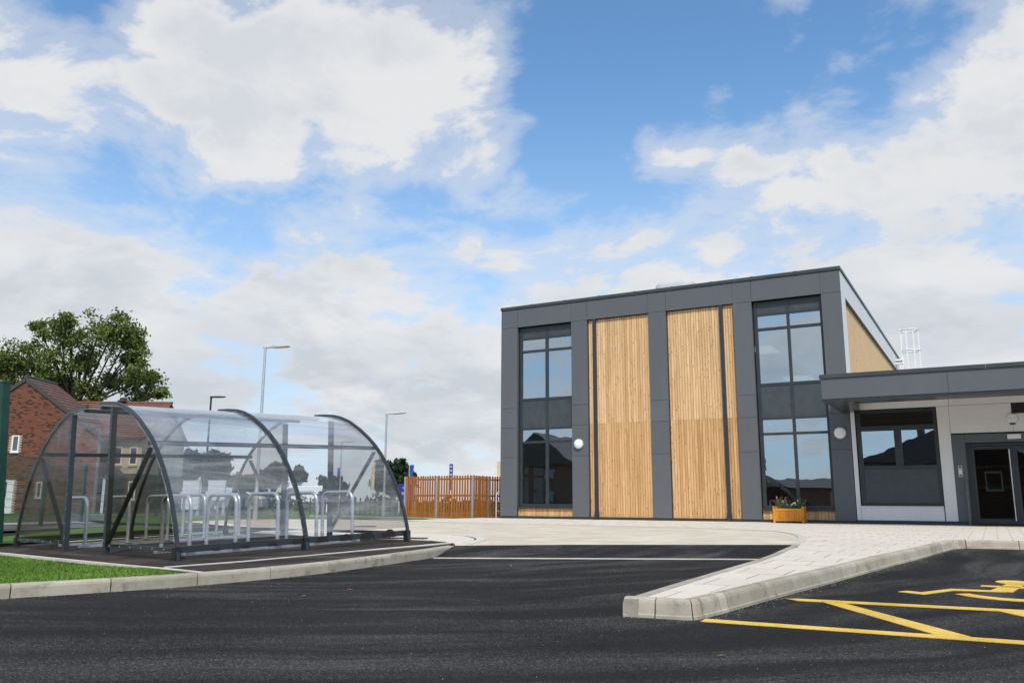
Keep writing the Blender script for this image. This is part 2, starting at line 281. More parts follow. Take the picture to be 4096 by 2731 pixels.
# ------------------------------------------------------------------ mesh builders
class B:
    def __init__(s): s.v = []; s.f = []
    def box(s, x0, x1, y0, y1, z0, z1):
        b = len(s.v); s.v += [(x, y, z) for z in (z0, z1) for y in (y0, y1) for x in (x0, x1)]
        s.f += [tuple(b+i for i in q) for q in ((0, 2, 3, 1), (4, 5, 7, 6), (0, 1, 5, 4), (2, 6, 7, 3), (0, 4, 6, 2), (1, 3, 7, 5))]; return s
    def prism(s, poly, fn, a, b):
        """poly: 2D points; fn(p, t) -> 3D; from t=a to t=b"""
        k = len(poly); o = len(s.v); s.v += [tuple(fn(p, a)) for p in poly] + [tuple(fn(p, b)) for p in poly]
        s.f += [tuple(o+i for i in range(k))[::-1], tuple(o+k+i for i in range(k))] + [(o+i, o+(i+1) % k, o+k+(i+1) % k, o+k+i) for i in range(k)]; return s
    def bar(s, p, q, w, h, up=(0, 0, 1)):
        p, q = Vector(p), Vector(q); d = (q-p).normalized(); u = Vector(up)
        if abs(d.dot(u)) > .98: u = Vector((0, 1, 0))
        sd = d.cross(u).normalized()*(w/2); uu = sd.normalized().cross(d).normalized()*(h/2); o = len(s.v)
        s.v += [tuple(c+a*sd+b*uu) for c in (p, q) for a, b in ((-1, -1), (1, -1), (1, 1), (-1, 1))]
        s.f += [tuple(o+i for i in k) for k in ((3, 2, 1, 0), (4, 5, 6, 7), (0, 1, 5, 4), (1, 2, 6, 5), (2, 3, 7, 6), (3, 0, 4, 7))]; return s
    def tube(s, pts, r, n=8, cap=True):
        pts = [Vector(p) for p in pts]; rr = r if isinstance(r, (list, tuple)) else [r]*len(pts); o = len(s.v); pu = None
        for i, p in enumerate(pts):
            d = (pts[min(i+1, len(pts)-1)]-pts[max(i-1, 0)]).normalized()
            if pu is None: pu = d.orthogonal().normalized()
            pu = (pu-d*pu.dot(d)).normalized(); pv = d.cross(pu)
            s.v += [tuple(p+(pu*math.cos(2*PI*k/n)+pv*math.sin(2*PI*k/n))*rr[i]) for k in range(n)]
        for i in range(len(pts)-1):
            s.f += [(o+i*n+k, o+i*n+(k+1) % n, o+(i+1)*n+(k+1) % n, o+(i+1)*n+k) for k in range(n)]
        if cap: s.f += [tuple(o+k for k in range(n))[::-1], tuple(o+(len(pts)-1)*n+k for k in range(n))]
        return s
    def strip(s, secs, closed=True):
        """loft: list of equal-length 3D sections"""
        k = len(secs[0]); o = len(s.v)
        for q in secs: s.v += [tuple(p) for p in q]
        m = k if closed else k-1
        for i in range(len(secs)-1): s.f += [(o+i*k+j, o+i*k+(j+1) % k, o+(i+1)*k+(j+1) % k, o+(i+1)*k+j) for j in range(m)]
        if closed: s.f += [tuple(o+j for j in range(k))[::-1], tuple(o+(len(secs)-1)*k+j for j in range(k))]
        return s
    def disc(s, c, nrm, r, h, n=20):
        c, nrm = Vector(c), Vector(nrm).normalized(); return s.tube([c, c+nrm*h], r, n)
    def dome(s, c, nrm, r, h, n=20, rings=5):
        c, nrm = Vector(c), Vector(nrm).normalized(); pts = []; rr = []
        for i in range(rings+1):
            a = i/rings*PI/2; pts.append(c+nrm*h*math.sin(a)); rr.append(max(r*math.cos(a), .002))
        u = nrm.orthogonal().normalized(); v = nrm.cross(u); o = len(s.v)
        for p, q in zip(pts, rr): s.v += [tuple(p+(u*math.cos(2*PI*k/n)+v*math.sin(2*PI*k/n))*q) for k in range(n)]
        for i in range(rings): s.f += [(o+i*n+k, o+i*n+(k+1) % n, o+(i+1)*n+(k+1) % n, o+(i+1)*n+k) for k in range(n)]
        s.f.append(tuple(o+rings*n+k for k in range(n))); return s
    def tri(s, *p): o = len(s.v); s.v += [tuple(q) for q in p]; s.f.append(tuple(range(o, o+len(p)))); return s
    def xf(s, m):
        s.v = [tuple(m @ Vector(v)) for v in s.v]; return s
def link(name, me, parent=None, loc=None, m=None):
    o = bpy.data.objects.new(name, me); COL.objects.link(o)
    if loc is not None: o.location = loc
    if parent is not None:
        o.parent = parent; o.matrix_parent_inverse = ROOTM.get(parent.name, Matrix.Translation(parent.location)).inverted()
    return o
ROOTM = {}
def obj(name, b, m, parent=None, smooth=False, bevel=0.0, sub=0):
    v = b.v; lo = [min(p[i] for p in v) for i in range(3)]; hi = [max(p[i] for p in v) for i in range(3)]
    c = Vector(((lo[0]+hi[0])/2, (lo[1]+hi[1])/2, lo[2]))
    me = bpy.data.meshes.new(name); me.from_pydata([(p[0]-c.x, p[1]-c.y, p[2]-c.z) for p in v], [], b.f); me.update()
    me.materials.append(MATS[m])
    if smooth:
        for q in me.polygons: q.use_smooth = True
        if smooth == 'auto':
            try: me.set_sharp_from_angle(angle=math.radians(38))
            except Exception: pass
    o = link(name, me, parent, c); ROOTM[o.name] = Matrix.Translation(c)
    if bevel:
        md = o.modifiers.new('bevel', 'BEVEL'); md.width = bevel; md.segments = 2; md.limit_method = 'ANGLE'
    return o
def tag(o, label=None, cat=None, group=None, kind=None):
    if label: o['label'] = label
    if cat: o['category'] = cat
    if group: o['group'] = group
    if kind: o['kind'] = kind
    return o
def empty(name, loc, label, cat, group=None):
    o = bpy.data.objects.new(name, None); COL.objects.link(o); o.location = loc; o.empty_display_size = .2; ROOTM[o.name] = Matrix.Translation(Vector(loc)); tag(o, label, cat, group); return o
def copy_tree(o, delta, parent=None):
    c = o.copy(); COL.objects.link(c)
    if parent is None: c.location = o.location+Vector(delta)
    else: c.parent = parent
    ROOTM[c.name] = Matrix.Translation(c.location)
    for ch in o.children: copy_tree(ch, delta, c)
    return c
def box(name, m, x0, x1, y0, y1, z0, z1, parent=None, bevel=0.0): return obj(name, B().box(x0, x1, y0, y1, z0, z1), m, parent, bevel=bevel)

# ------------------------------------------------------------------ ground heights: the site rises gently towards the building
KY = [(-600, 0), (0, 0), (6, .05), (12, .165), (27, .23), (900, .23)]
def zr(y):
    for (a, p), (b, q) in zip(KY, KY[1:]):
        if y <= b: return p+(q-p)*(y-a)/(b-a)
    return .23
def clip_half(poly, y, keep_above):
    out = []
    for p, q in zip(poly, poly[1:]+poly[:1]):
        ip = (p[1] >= y) == keep_above or p[1] == y; iq = (q[1] >= y) == keep_above or q[1] == y
        if ip: out.append(p)
        if ip != iq:
            t = (y-p[1])/(q[1]-p[1]); out.append((p[0]+(q[0]-p[0])*t, y))
    return out
def tris_of(poly):
    return [[poly[i] for i in t] for t in tessellate_polygon([[Vector((p[0], p[1], 0)) for p in poly]])]
def sheet(name, poly, off, m, kind='structure', parent=None, label=None):
    b = B()
    for t in tris_of(poly):
        parts = [t]
        for y in (0, 6, 12, 27):
            nx = []
            for q in parts:
                ys = [p[1] for p in q]
                if min(ys) < y-1e-6 and max(ys) > y+1e-6: nx += [clip_half(q, y, True), clip_half(q, y, False)]
                else: nx.append(q)
            parts = [q for q in nx if len(q) > 2]
        for q in parts:
            a = sum(p[0]*r[1]-r[0]*p[1] for p, r in zip(q, q[1:]+q[:1]))
            if abs(a) < 1e-9: continue
            if a < 0: q = q[::-1]
            b.tri(*[(p[0], p[1], zr(p[1])+off) for p in q])
    o = obj(name, b, m, parent)
    if kind: o['kind'] = kind
    if label: o['label'] = label
    return o
def smoothline(pts, n=6):
    out = []
    for i in range(len(pts)-1):
        p0, p1, p2, p3 = pts[max(i-1, 0)], pts[i], pts[i+1], pts[min(i+2, len(pts)-1)]
        for k in range(n):
            t = k/n; out.append(tuple(.5*((2*p1[j])+(-p0[j]+p2[j])*t+(2*p0[j]-5*p1[j]+4*p2[j]-p3[j])*t*t+(-p0[j]+3*p1[j]-3*p2[j]+p3[j])*t**3) for j in range(2)))
    return out+[tuple(pts[-1])]
def offset(line, dlt):
    out = []
    for i, p in enumerate(line):
        a, b = Vector(line[max(i-1, 0)]), Vector(line[min(i+1, len(line)-1)]); t = (b-a).normalized(); out.append((p[0]-t.y*dlt, p[1]+t.x*dlt))
    return out
def walk(line, s):
    for p, q in zip(line, line[1:]):
        L = math.dist(p, q)
        if s <= L+1e-9: return (p[0]+(q[0]-p[0])*s/L, p[1]+(q[1]-p[1])*s/L)
        s -= L
    return line[-1]
def length(line): return sum(math.dist(p, q) for p, q in zip(line, line[1:]))
def kerb(name, line, side, prof, stone=.9, m='kerb_concrete', joints=None, drop=None):
    """a run of kerbstones; prof = [(inset, height)...]; side = +1 the pavement lies to the left of the line"""
    L = length(line); js = joints or [min(i*stone, L) for i in range(int(L/stone)+2)]
    js = sorted(set(round(j, 3) for j in js if j <= L)); js = js if L-js[-1] < .05 else js+[L]
    bed = B(); secs = []
    def sec(s, pr, gap=0):
        p = walk(line, s); a, b = walk(line, max(s-.05, 0)), walk(line, min(s+.05, L)); t = (Vector(b)-Vector(a)).normalized(); nx, ny = -t.y*side, t.x*side
        k = drop(s/L) if drop else 1.0
        return [(p[0]+nx*i, p[1]+ny*i, zr(p[1])+(h*k if h > 0 else h)) for i, h in pr]
    bp = [(.02, -.12), (.02, .03), (prof[-1][0]-.01, .03), (prof[-1][0]-.01, -.12)]
    k = max(4, int(L/.5)); bed.strip([sec(.04+(L-.08)*i/k, bp) for i in range(k+1)])
    root = tag(obj(name, bed, 'joint_sand'), kind='structure')
    for s0, s1 in zip(js, js[1:]):
        if s1-s0 < .06: continue
        b = B(); kk = 3; b.strip([sec(s0+.006+(s1-s0-.012)*i/kk, prof) for i in range(kk+1)])
        obj('kerb_stone', b, m, root)
    return root
PAVE = .135
# the ground itself: one sheet to the horizon, finely cut near the site
sheet('ground', [(-900, -600), (900, -600), (900, 1200), (-900, 1200)], -.07, 'field')
LK = smoothline([(-10.2, -4.5), (-9.35, -.5), (-8.80, 2.0), (-8.35, 3.6), (-8.02, 4.6), (-7.78, 5.17), (-7.52, 5.85), (-7.25, 6.75), (-7.08, 7.7), (-7.08, 8.8), (-7.18, 10.2), (-7.30, 11.1)])
PR = smoothline([(-2.05, 6.42), (-1.97, 6.85), (-1.88, 7.45), (-1.74, 8.4), (-1.53, 9.65), (-1.31, 11.1), (-1.09, 12.6), (-.88, 14.5), (-.68, 16.4)], 4)+[(-.52, 16.82), (.36, 16.95), (7, 17.3)]
PL = smoothline([(-2.62, 6.38), (-2.62, 7.4), (-2.60, 8.9), (-2.58, 10.7), (-2.66, 12.2), (-2.83, 13.9)], 4)
NOSE = [(-2.62, 6.38), (-2.05, 6.42)]
sheet('car_park_road', [(-11.2, -40), (30, -40), (30, 18), (-.2, 18), (-3.2, 14.4), (-7.6, 11.6), (-7.6, 6.2), (-9.0, 4.0), (-10.6, -4.6)] , 0.0, 'asphalt')
LKi = offset(LK, .125)[::1]
# ramp up to the raised table, dark tarmac
W0, W1, A0, A1 = (-7.12, 10.27), (-2.72, 12.18), (-7.29, 11.07), (-2.84, 13.88)
rb = B(); secs = []
for i in range(9):
    t = i/8; p = [W0[j]+(W1[j]-W0[j])*t for j in range(2)]; q = [A0[j]+(A1[j]-A0[j])*t for j in range(2)]; row = []
    for k in range(7):
        s = k/6; x, y = p[0]+(q[0]-p[0])*s, p[1]+(q[1]-p[1])*s; row.append((x, y, zr(y)+.008+(PAVE-.02)*(s*s*(3-2*s)*.5+s*.5)))
    secs.append(row)
rb.strip(secs, closed=False); tag(obj('ramp', rb, 'asphalt', smooth=True), kind='structure')
lb = B()
for i in range(8):
    a = [W0[j]+(W1[j]-W0[j])*i/8 for j in range(2)]; c = [W0[j]+(W1[j]-W0[j])*(i+1)/8 for j in range(2)]
    t = (Vector(c)-Vector(a)).normalized(); nx, ny = -t.y, t.x
    lb.box(0, 0, 0, 0, 0, 0); lb.v = lb.v[:-8]; lb.f = lb.f[:-6]
    lb.prism([(a[0]-nx*.035, a[1]-ny*.035), (c[0]-nx*.035, c[1]-ny*.035), (c[0], c[1]), (a[0], a[1])], lambda p, z: (p[0], p[1], zr(p[1])+z), -.03, .014)
tag(obj('ramp_edging', lb, 'edging_concrete'), kind='structure')
# concrete apron (raised table) between the ramp, the cycle pad and the building
apron = [A0, A1]+smoothline([(-2.84, 13.88), (-2.98, 15.2), (-3.42, 17.3), (-4.2, 19.2), (-5.7, 20.25), (-8.5, 20.7), (-12, 21.0), (-16.2, 21.6)], 5)[1:]+[(-17.0, 22.4), (-19.9, 22.2), (-22, 20.8), (-21.5, 17.6), (-17.5, 15.6)]+smoothline([(-13.4, 14.5), (-10.5, 14.25), (-9.3, 14.05), (-8.4, 13.35), (-7.72, 12.45), (-7.40, 11.6), (-7.32, 11.2)], 5)
sheet('concrete_apron', apron, PAVE-.008, 'apron_concrete')
light = smoothline([(-13.4, 14.45), (-10.5, 14.2), (-9.3, 14.0), (-8.45, 13.3), (-7.8, 12.45), (-7.48, 11.6), (-7.36, 11.2)], 5)+[(-9.5, 11.62), (-13.3, 12.6), (-13.8, 13.4)]
sheet('shelter_paving', light, PAVE-.004, 'slab')
# ------------------------------------------------------------------ paving: slabs in half bond
inner = offset(PL, -.13)
paving = [(-2.48, 6.53), (-2.17, 6.55)]+offset(PR, .14)[1:]+[(7, 26.985), (-16.6, 26.985), (-16.9, 22.3)]+[(x+.02, y+.16) for x, y in smoothline([(-16.2, 21.6), (-12, 21.0), (-8.5, 20.7), (-5.7, 20.25), (-4.2, 19.2), (-3.42, 17.3), (-2.98, 15.2), (-2.80, 13.9)], 5)][1:-1]+[(x, y) for x, y in inner[::-1][:-1]]
pav = sheet('paving', paving, PAVE-.012, 'joint_sand')
TR = tris_of(paving)
TR = [t if (t[1][0]-t[0][0])*(t[2][1]-t[0][1])-(t[2][0]-t[0][0])*(t[1][1]-t[0][1]) > 0 else t[::-1] for t in TR]
def clip_tri(rect, t):
    out = rect
    for a, b in zip(t, t[1:]+t[:1]):
        nx = []
        side = lambda p: (b[0]-a[0])*(p[1]-a[1])-(b[1]-a[1])*(p[0]-a[0])
        for p, q in zip(out, out[1:]+out[:1]):
            sp, sq = side(p), side(q)
            if sp >= 0: nx.append(p)
            if sp*sq < 0: tt = sp/(sp-sq); nx.append((p[0]+(q[0]-p[0])*tt, p[1]+(q[1]-p[1])*tt))
        out = nx
        if len(out) < 3: return None
    return out
def area(q): return abs(sum(p[0]*r[1]-r[0]*p[1] for p, r in zip(q, q[1:]+q[:1])))/2
SX, SY, GAP = .468, .572, .0085
slabs = []
for j in range(36):
    y0 = 6.50+j*SY
    for i in range(-40, 30):
        x0 = -2.355+i*SX+(SX/2 if j % 2 else 0)
        r = [(x0+GAP, y0+GAP), (x0+SX-GAP, y0+GAP), (x0+SX-GAP, y0+SY-GAP), (x0+GAP, y0+SY-GAP)]
        if r[0][0] > 5.2: continue
        pcs = [c for c in (clip_tri(r, t) for t in TR if min(p[0] for p in t) < r[1][0] and max(p[0] for p in t) > r[0][0] and min(p[1] for p in t) < r[2][1] and max(p[1] for p in t) > r[0][1]) if c and area(c) > 1e-5]
        A = sum(area(c) for c in pcs)
        if A < .01: continue
        if A > area(r)*.999: pcs = [r]
        slabs.append((math.hypot(x0+.2, y0)+.001*i, pcs))
slabs.sort(key=lambda s: s[0])
rest = B()
def slab_geo(b, pcs, dz):
    for q in pcs: b.prism(q, lambda p, z: (p[0], p[1], zr(p[1])+PAVE+z), -.02, dz)
for k, (dist, pcs) in enumerate(slabs):
    dz = random.uniform(-.0025, .0025)
    if k < 300:
        b = B(); slab_geo(b, pcs, dz); obj('paving_slab', b, 'slab', pav)
    else: slab_geo(rest, pcs, dz)
if rest.v: tag(obj('paving_slab_field', rest, 'slab', pav), kind='stuff')
# kerbs
KP = [(0, -.06), (.004, .022), (.012, .030), (.026, .112), (.036, .134), (.055, .145), (.13, .145), (.13, -.06)]
KN = [(-.004, -.06), (0.0, .03), (.012, .04), (.035, .118), (.05, .138), (.07, .145), (.135, .145), (.135, -.06)]
KL = [(0, -.06), (.003, .09), (.01, .112), (.025, .124), (.125, .126), (.125, -.06)]
PRN = [(-2.62, 6.38), (-2.36, 6.398), (-2.13, 6.414), (-2.075, 6.435), (-2.04, 6.48)]+PR[1:]
kerb('peninsula_kerb', PRN, 1, KP, .92, joints=[.0, .26, .56, .70, 1.0, 1.15, 2.0, 2.2, 3.15, 4.1, 5.0, 5.9, 6.8, 7.75, 8.7, 9.6, 10.5, 10.9, 11.1, 11.9, 12.8, 13.7, 14.6, 15.5, 16.4, 17.3, 18.2])
kerb('ramp_side_kerb', PL, -1, KL, .9, drop=lambda t: 1.08)
kerb('pad_kerb', LK, 1, KL, .86)
# dropped flush edging round the curved apron
def flush(name, line, wd):
    b = B(); o = offset(line, wd)
    b.strip([[(p[0], p[1], zr(p[1])+PAVE-.05), (p[0], p[1], zr(p[1])+PAVE+.004), (q[0], q[1], zr(q[1])+PAVE+.004), (q[0], q[1], zr(q[1])+PAVE-.05)] for p, q in zip(line, o)])
    return tag(obj(name, b, 'edging_concrete'), kind='structure')
flush('flush_kerb', smoothline([(-2.86, 13.92), (-3.0, 15.2), (-3.44, 17.3), (-4.22, 19.2), (-5.72, 20.26)], 8), -.14)
flush('paving_kerb', smoothline([(-9.3, 14.02), (-8.43, 13.33), (-7.76, 12.45), (-7.44, 11.6), (-7.34, 11.15)], 8), .16)
# ------------------------------------------------------------------ cycle-shelter frame of reference (the pad tilts a little)
def rm(ax, ay, az): return Matrix.Rotation(az, 4, 'Z') @ Matrix.Rotation(ay, 4, 'Y') @ Matrix.Rotation(ax, 4, 'X')
SH = Matrix.Translation((-11.7589, 7.9396, .1657)) @ rm(.0322, -.008, -.2077)
def sl(u, v, h): return SH @ Vector((u, v, h))
# pad: follows the tilt; its front corner follows the kerb
pad = B()
pf = [(-3.5, -1.02), (4.42, -1.02)]
kk = [p for p in LKi if p[1] > 6.2]
padpoly = [tuple(sl(-3.6, -.72, 0))[:2], tuple(sl(3.25, -.72, 0))[:2]]+kk+[(-7.42, 11.3), (-9.5, 11.6), (-13.3, 12.6), tuple(sl(-3.6, 4.55, 0))[:2]]
SHI = SH.inverted()
def padz(x, y):
    m = SH.to_3x3(); nrm = m @ Vector((0, 0, 1)); o = SH.translation; zt = o.z-((x-o.x)*nrm.x+(y-o.y)*nrm.y)/nrm.z
    u = (SHI @ Vector((x, y, zt))).x; t = min(max((u-2.9)/1.1, 0), 1); t = t*t*(3-2*t)
    return zt*(1-t)+(zr(y)+.118)*t
pts3 = tris_of(padpoly)
def subdiv(t, k):
    if k == 0: return [t]
    a, b_, c = t; m = lambda p, q: ((p[0]+q[0])/2, (p[1]+q[1])/2); ab, bc, ca = m(a, b_), m(b_, c), m(c, a)
    return sum((subdiv(x, k-1) for x in ((a, ab, ca), (ab, b_, bc), (ca, bc, c), (ab, bc, ca))), [])
for t in pts3:
    t = [tuple(p[:2]) for p in t]
    if (t[1][0]-t[0][0])*(t[2][1]-t[0][1])-(t[2][0]-t[0][0])*(t[1][1]-t[0][1]) < 0: t = t[::-1]
    for q in subdiv(tuple(t), 3): pad.tri(*[(p[0], p[1], padz(*p)) for p in q])
tag(obj('cycle_pad', pad, 'pad_asphalt'), kind='structure')
def edge_strip(name, pts, wd=.05, up=.012, m='edging_concrete'):
    b = B(); secs = []
    line = []
    for p, q in zip(pts, pts[1:]):
        k = max(2, int(math.dist(p, q)/.5)); line += [(p[0]+(q[0]-p[0])*i/k, p[1]+(q[1]-p[1])*i/k) for i in range(k)]
    line.append(pts[-1])
    for p, q in zip(line, offset(line, wd)):
        z0, z1 = padz(*p), padz(*q); secs.append([(p[0], p[1], z0-.08), (p[0], p[1], z0+up), (q[0], q[1], z1+up), (q[0], q[1], z1-.08)])
    b.strip(secs); return tag(obj(name, b, m), kind='structure')
def l2(u, v): return tuple(sl(u, v, 0))[:2]
edge_strip('pad_edging', [l2(-3.6, -.72), l2(3.20, -.72), (-7.42, 6.36)])
edge_strip('pad_back_edging', [l2(-3.6, 4.5), l2(-3.6, -.72)])
edge_strip('pad_inner_edging', [(-8.30, 6.62), (-8.05, 7.6), (-7.90, 8.7), (-7.72, 10.0), (-7.48, 11.25)], .05, .01)
# near lawn between the pad edging, the kerb and the frame's left
lawn = [p for p in LKi if p[1] < 6.35]
lawnpoly = lawn+[(-7.42, 6.34), l2(3.20, -.75), l2(-3.6, -.75), (-17.0, 7.0), (-18.5, -4.5)]
def lawnz(x, y):
    t = min(max((-8.2-x)/1.6, 0), 1); return (zr(y)+.112)*(1-t)+(min(padz(x, y), .26)-.02)*t
lw = B()
for t in tris_of(lawnpoly):
    t = [tuple(p[:2]) for p in t]
    if (t[1][0]-t[0][0])*(t[2][1]-t[0][1])-(t[2][0]-t[0][0])*(t[1][1]-t[0][1]) < 0: t = t[::-1]
    for q in subdiv(tuple(t), 3): lw.tri(*[(p[0], p[1], lawnz(*p)) for p in q])
tag(obj('lawn', lw, 'turf'), kind='structure')
def inside(p, poly):
    c = False
    for (x0, y0), (x1, y1) in zip(poly, poly[1:]+poly[:1]):
        if (y0 > p[1]) != (y1 > p[1]) and p[0] < x0+(p[1]-y0)*(x1-x0)/(y1-y0): c = not c
    return c
gb = B(); rg = random.Random(3)
while len(gb.f) < 60000:
    x, y = rg.uniform(-13.6, -7.4), rg.uniform(3.8, 7.6)
    if not inside((x, y), lawnpoly): continue
    z = lawnz(x, y)-.004; a = rg.uniform(0, 2*PI); h = rg.uniform(.010, .028); wd = rg.uniform(.003, .007); l = rg.uniform(.01, .03); b_ = rg.uniform(0, 2*PI)
    gb.tri((x-math.cos(a)*wd, y-math.sin(a)*wd, z), (x+math.cos(a)*wd, y+math.sin(a)*wd, z), (x+math.cos(b_)*l, y+math.sin(b_)*l, z+h))
tag(obj('grass', gb, 'blade'), 'short green grass blades of the near lawn beside the kerb', 'grass', kind='stuff')
# ground beyond the pad, on the left
sheet('back_verge', [(-15.0, 8.0), (-16.4, 8.6), (-21, 15.4), (-15.0, 14.6)], .09, 'turf')
sheet('back_path', [(-16.3, 7.4), (-18.5, 9.4), (-22.6, 16.0), (-21.0, 15.4), (-16.4, 8.6)], .02, 'asphalt')
sheet('footway', [(-21.2, 10.2), (-26, 12.2), (-26.5, 18.2), (-22.8, 17.0)], .0, 'old_asphalt')
sheet('footway_edging', [(-26.05, 12.2), (-29.3, 14), (-28.4, 18.8), (-26.55, 18.2)], .01, 'apron_concrete')
sheet('estate_road', [(-28.45, 17.3), (-38, 22.4), (-34, 34), (-26.6, 18.3)], -.02, 'old_asphalt')
sheet('estate_kerb', [(-38.05, 22.45), (-38.35, 22.6), (-34.35, 34.2), (-34.05, 34.05)], .05, 'edging_concrete')
sheet('back_lawn', [(-17.2, 16.2), (-21.5, 18.2), (-22.2, 20.8), (-19.8, 22.4), (-17.0, 22.6), (-18.5, 26.3), (-21.6, 26.8), (-29, 27), (-30, 20), (-23.5, 16.6)], .10, 'turf')
sheet('far_footpath', [(-16.9, 26.2), (-18.4, 26.6), (-21.6, 27.1), (-29, 27.4), (-29, 29.0), (-21.6, 29.0), (-16.9, 28.8)], .07, 'old_asphalt')
kerb('far_kerb', smoothline([(-25, 26.9), (-21.6, 26.75), (-18.4, 26.2), (-16.6, 25.4)], 4), 1, KL, .9)
sheet('service_road', [(-22, 22.3), (-17.1, 22.5), (-16.6, 25.4), (-18.4, 26.2), (-21.6, 26.7), (-24, 25.2)], .03, 'asphalt')
# ------------------------------------------------------------------ yellow bay markings (paint on the road)
def paint(name, polys, parent=None):
    b = B()
    for q in polys:
        a = sum(p[0]*r[1]-r[0]*p[1] for p, r in zip(q, q[1:]+q[:1]))
        if a < 0: q = q[::-1]
        b.prism(q, lambda p, z: (p[0], p[1], zr(p[1])+z), .001, .006)
    return tag(obj(name, b, 'yellow_paint', parent), kind='structure')
def stroke(p, q, wd):
    t = (Vector(q)-Vector(p)).normalized(); nx, ny = -t.y*wd/2, t.x*wd/2
    return [(p[0]-nx, p[1]-ny), (q[0]-nx, q[1]-ny), (q[0]+nx, q[1]+ny), (p[0]+nx, p[1]+ny)]
paint('bay_line', [stroke((-2.0, 6.47), (4.2, 6.62), .135)])
paint('bay_line', [[(-1.70, 8.02), (-1.60, 7.93), (4.2, 8.28), (4.2, 8.42), (-1.60, 8.07)]])
paint('hatch_line', [[(-1.42, 7.985), (-1.25, 7.995), (-.22, 6.60), (-.43, 6.575)]])
paint('hatch_line', [[(-.06, 8.02), (.12, 8.03), (1.16, 6.62), (.95, 6.61)]])
paint('hatch_line', [[(1.30, 8.08), (1.48, 8.09), (2.52, 6.65), (2.31, 6.64)]])
arc = lambda cx, cy, r, a0, a1, wd, k=18, asp=1.0: [(cx+(r+wd/2)*math.cos(math.radians(a0+(a1-a0)*i/k)), cy+asp*(r+wd/2)*math.sin(math.radians(a0+(a1-a0)*i/k))) for i in range(k+1)]+[(cx+(r-wd/2)*math.cos(math.radians(a1+(a0-a1)*i/k)), cy+asp*(r-wd/2)*math.sin(math.radians(a1+(a0-a1)*i/k))) for i in range(k+1)]
wheel = [arc(.12, 9.50, .56, 215+i*22, 237+i*22, .14, 4, 1.16) for i in range(9)]
paint('wheelchair_symbol', [[(-.88, 9.03), (-.81, 9.14), (-.68, 9.08), (-.65, 8.91)], [(-.68, 9.08), (-.45, 9.51), (-.42, 9.37), (-.65, 8.91)],
    [(-.45, 9.51), (-.11, 9.54), (.02, 9.45), (-.42, 9.37)], [(-.11, 9.54), (.04, 10.26), (.20, 10.30), (.07, 9.46)], [(-.19, 9.98), (.36, 10.02), (.36, 9.87), (-.20, 9.88)],
    [(.10+.17*math.cos(2*PI*i/20), 10.42+.19*math.sin(2*PI*i/20)) for i in range(20)]]+wheel)

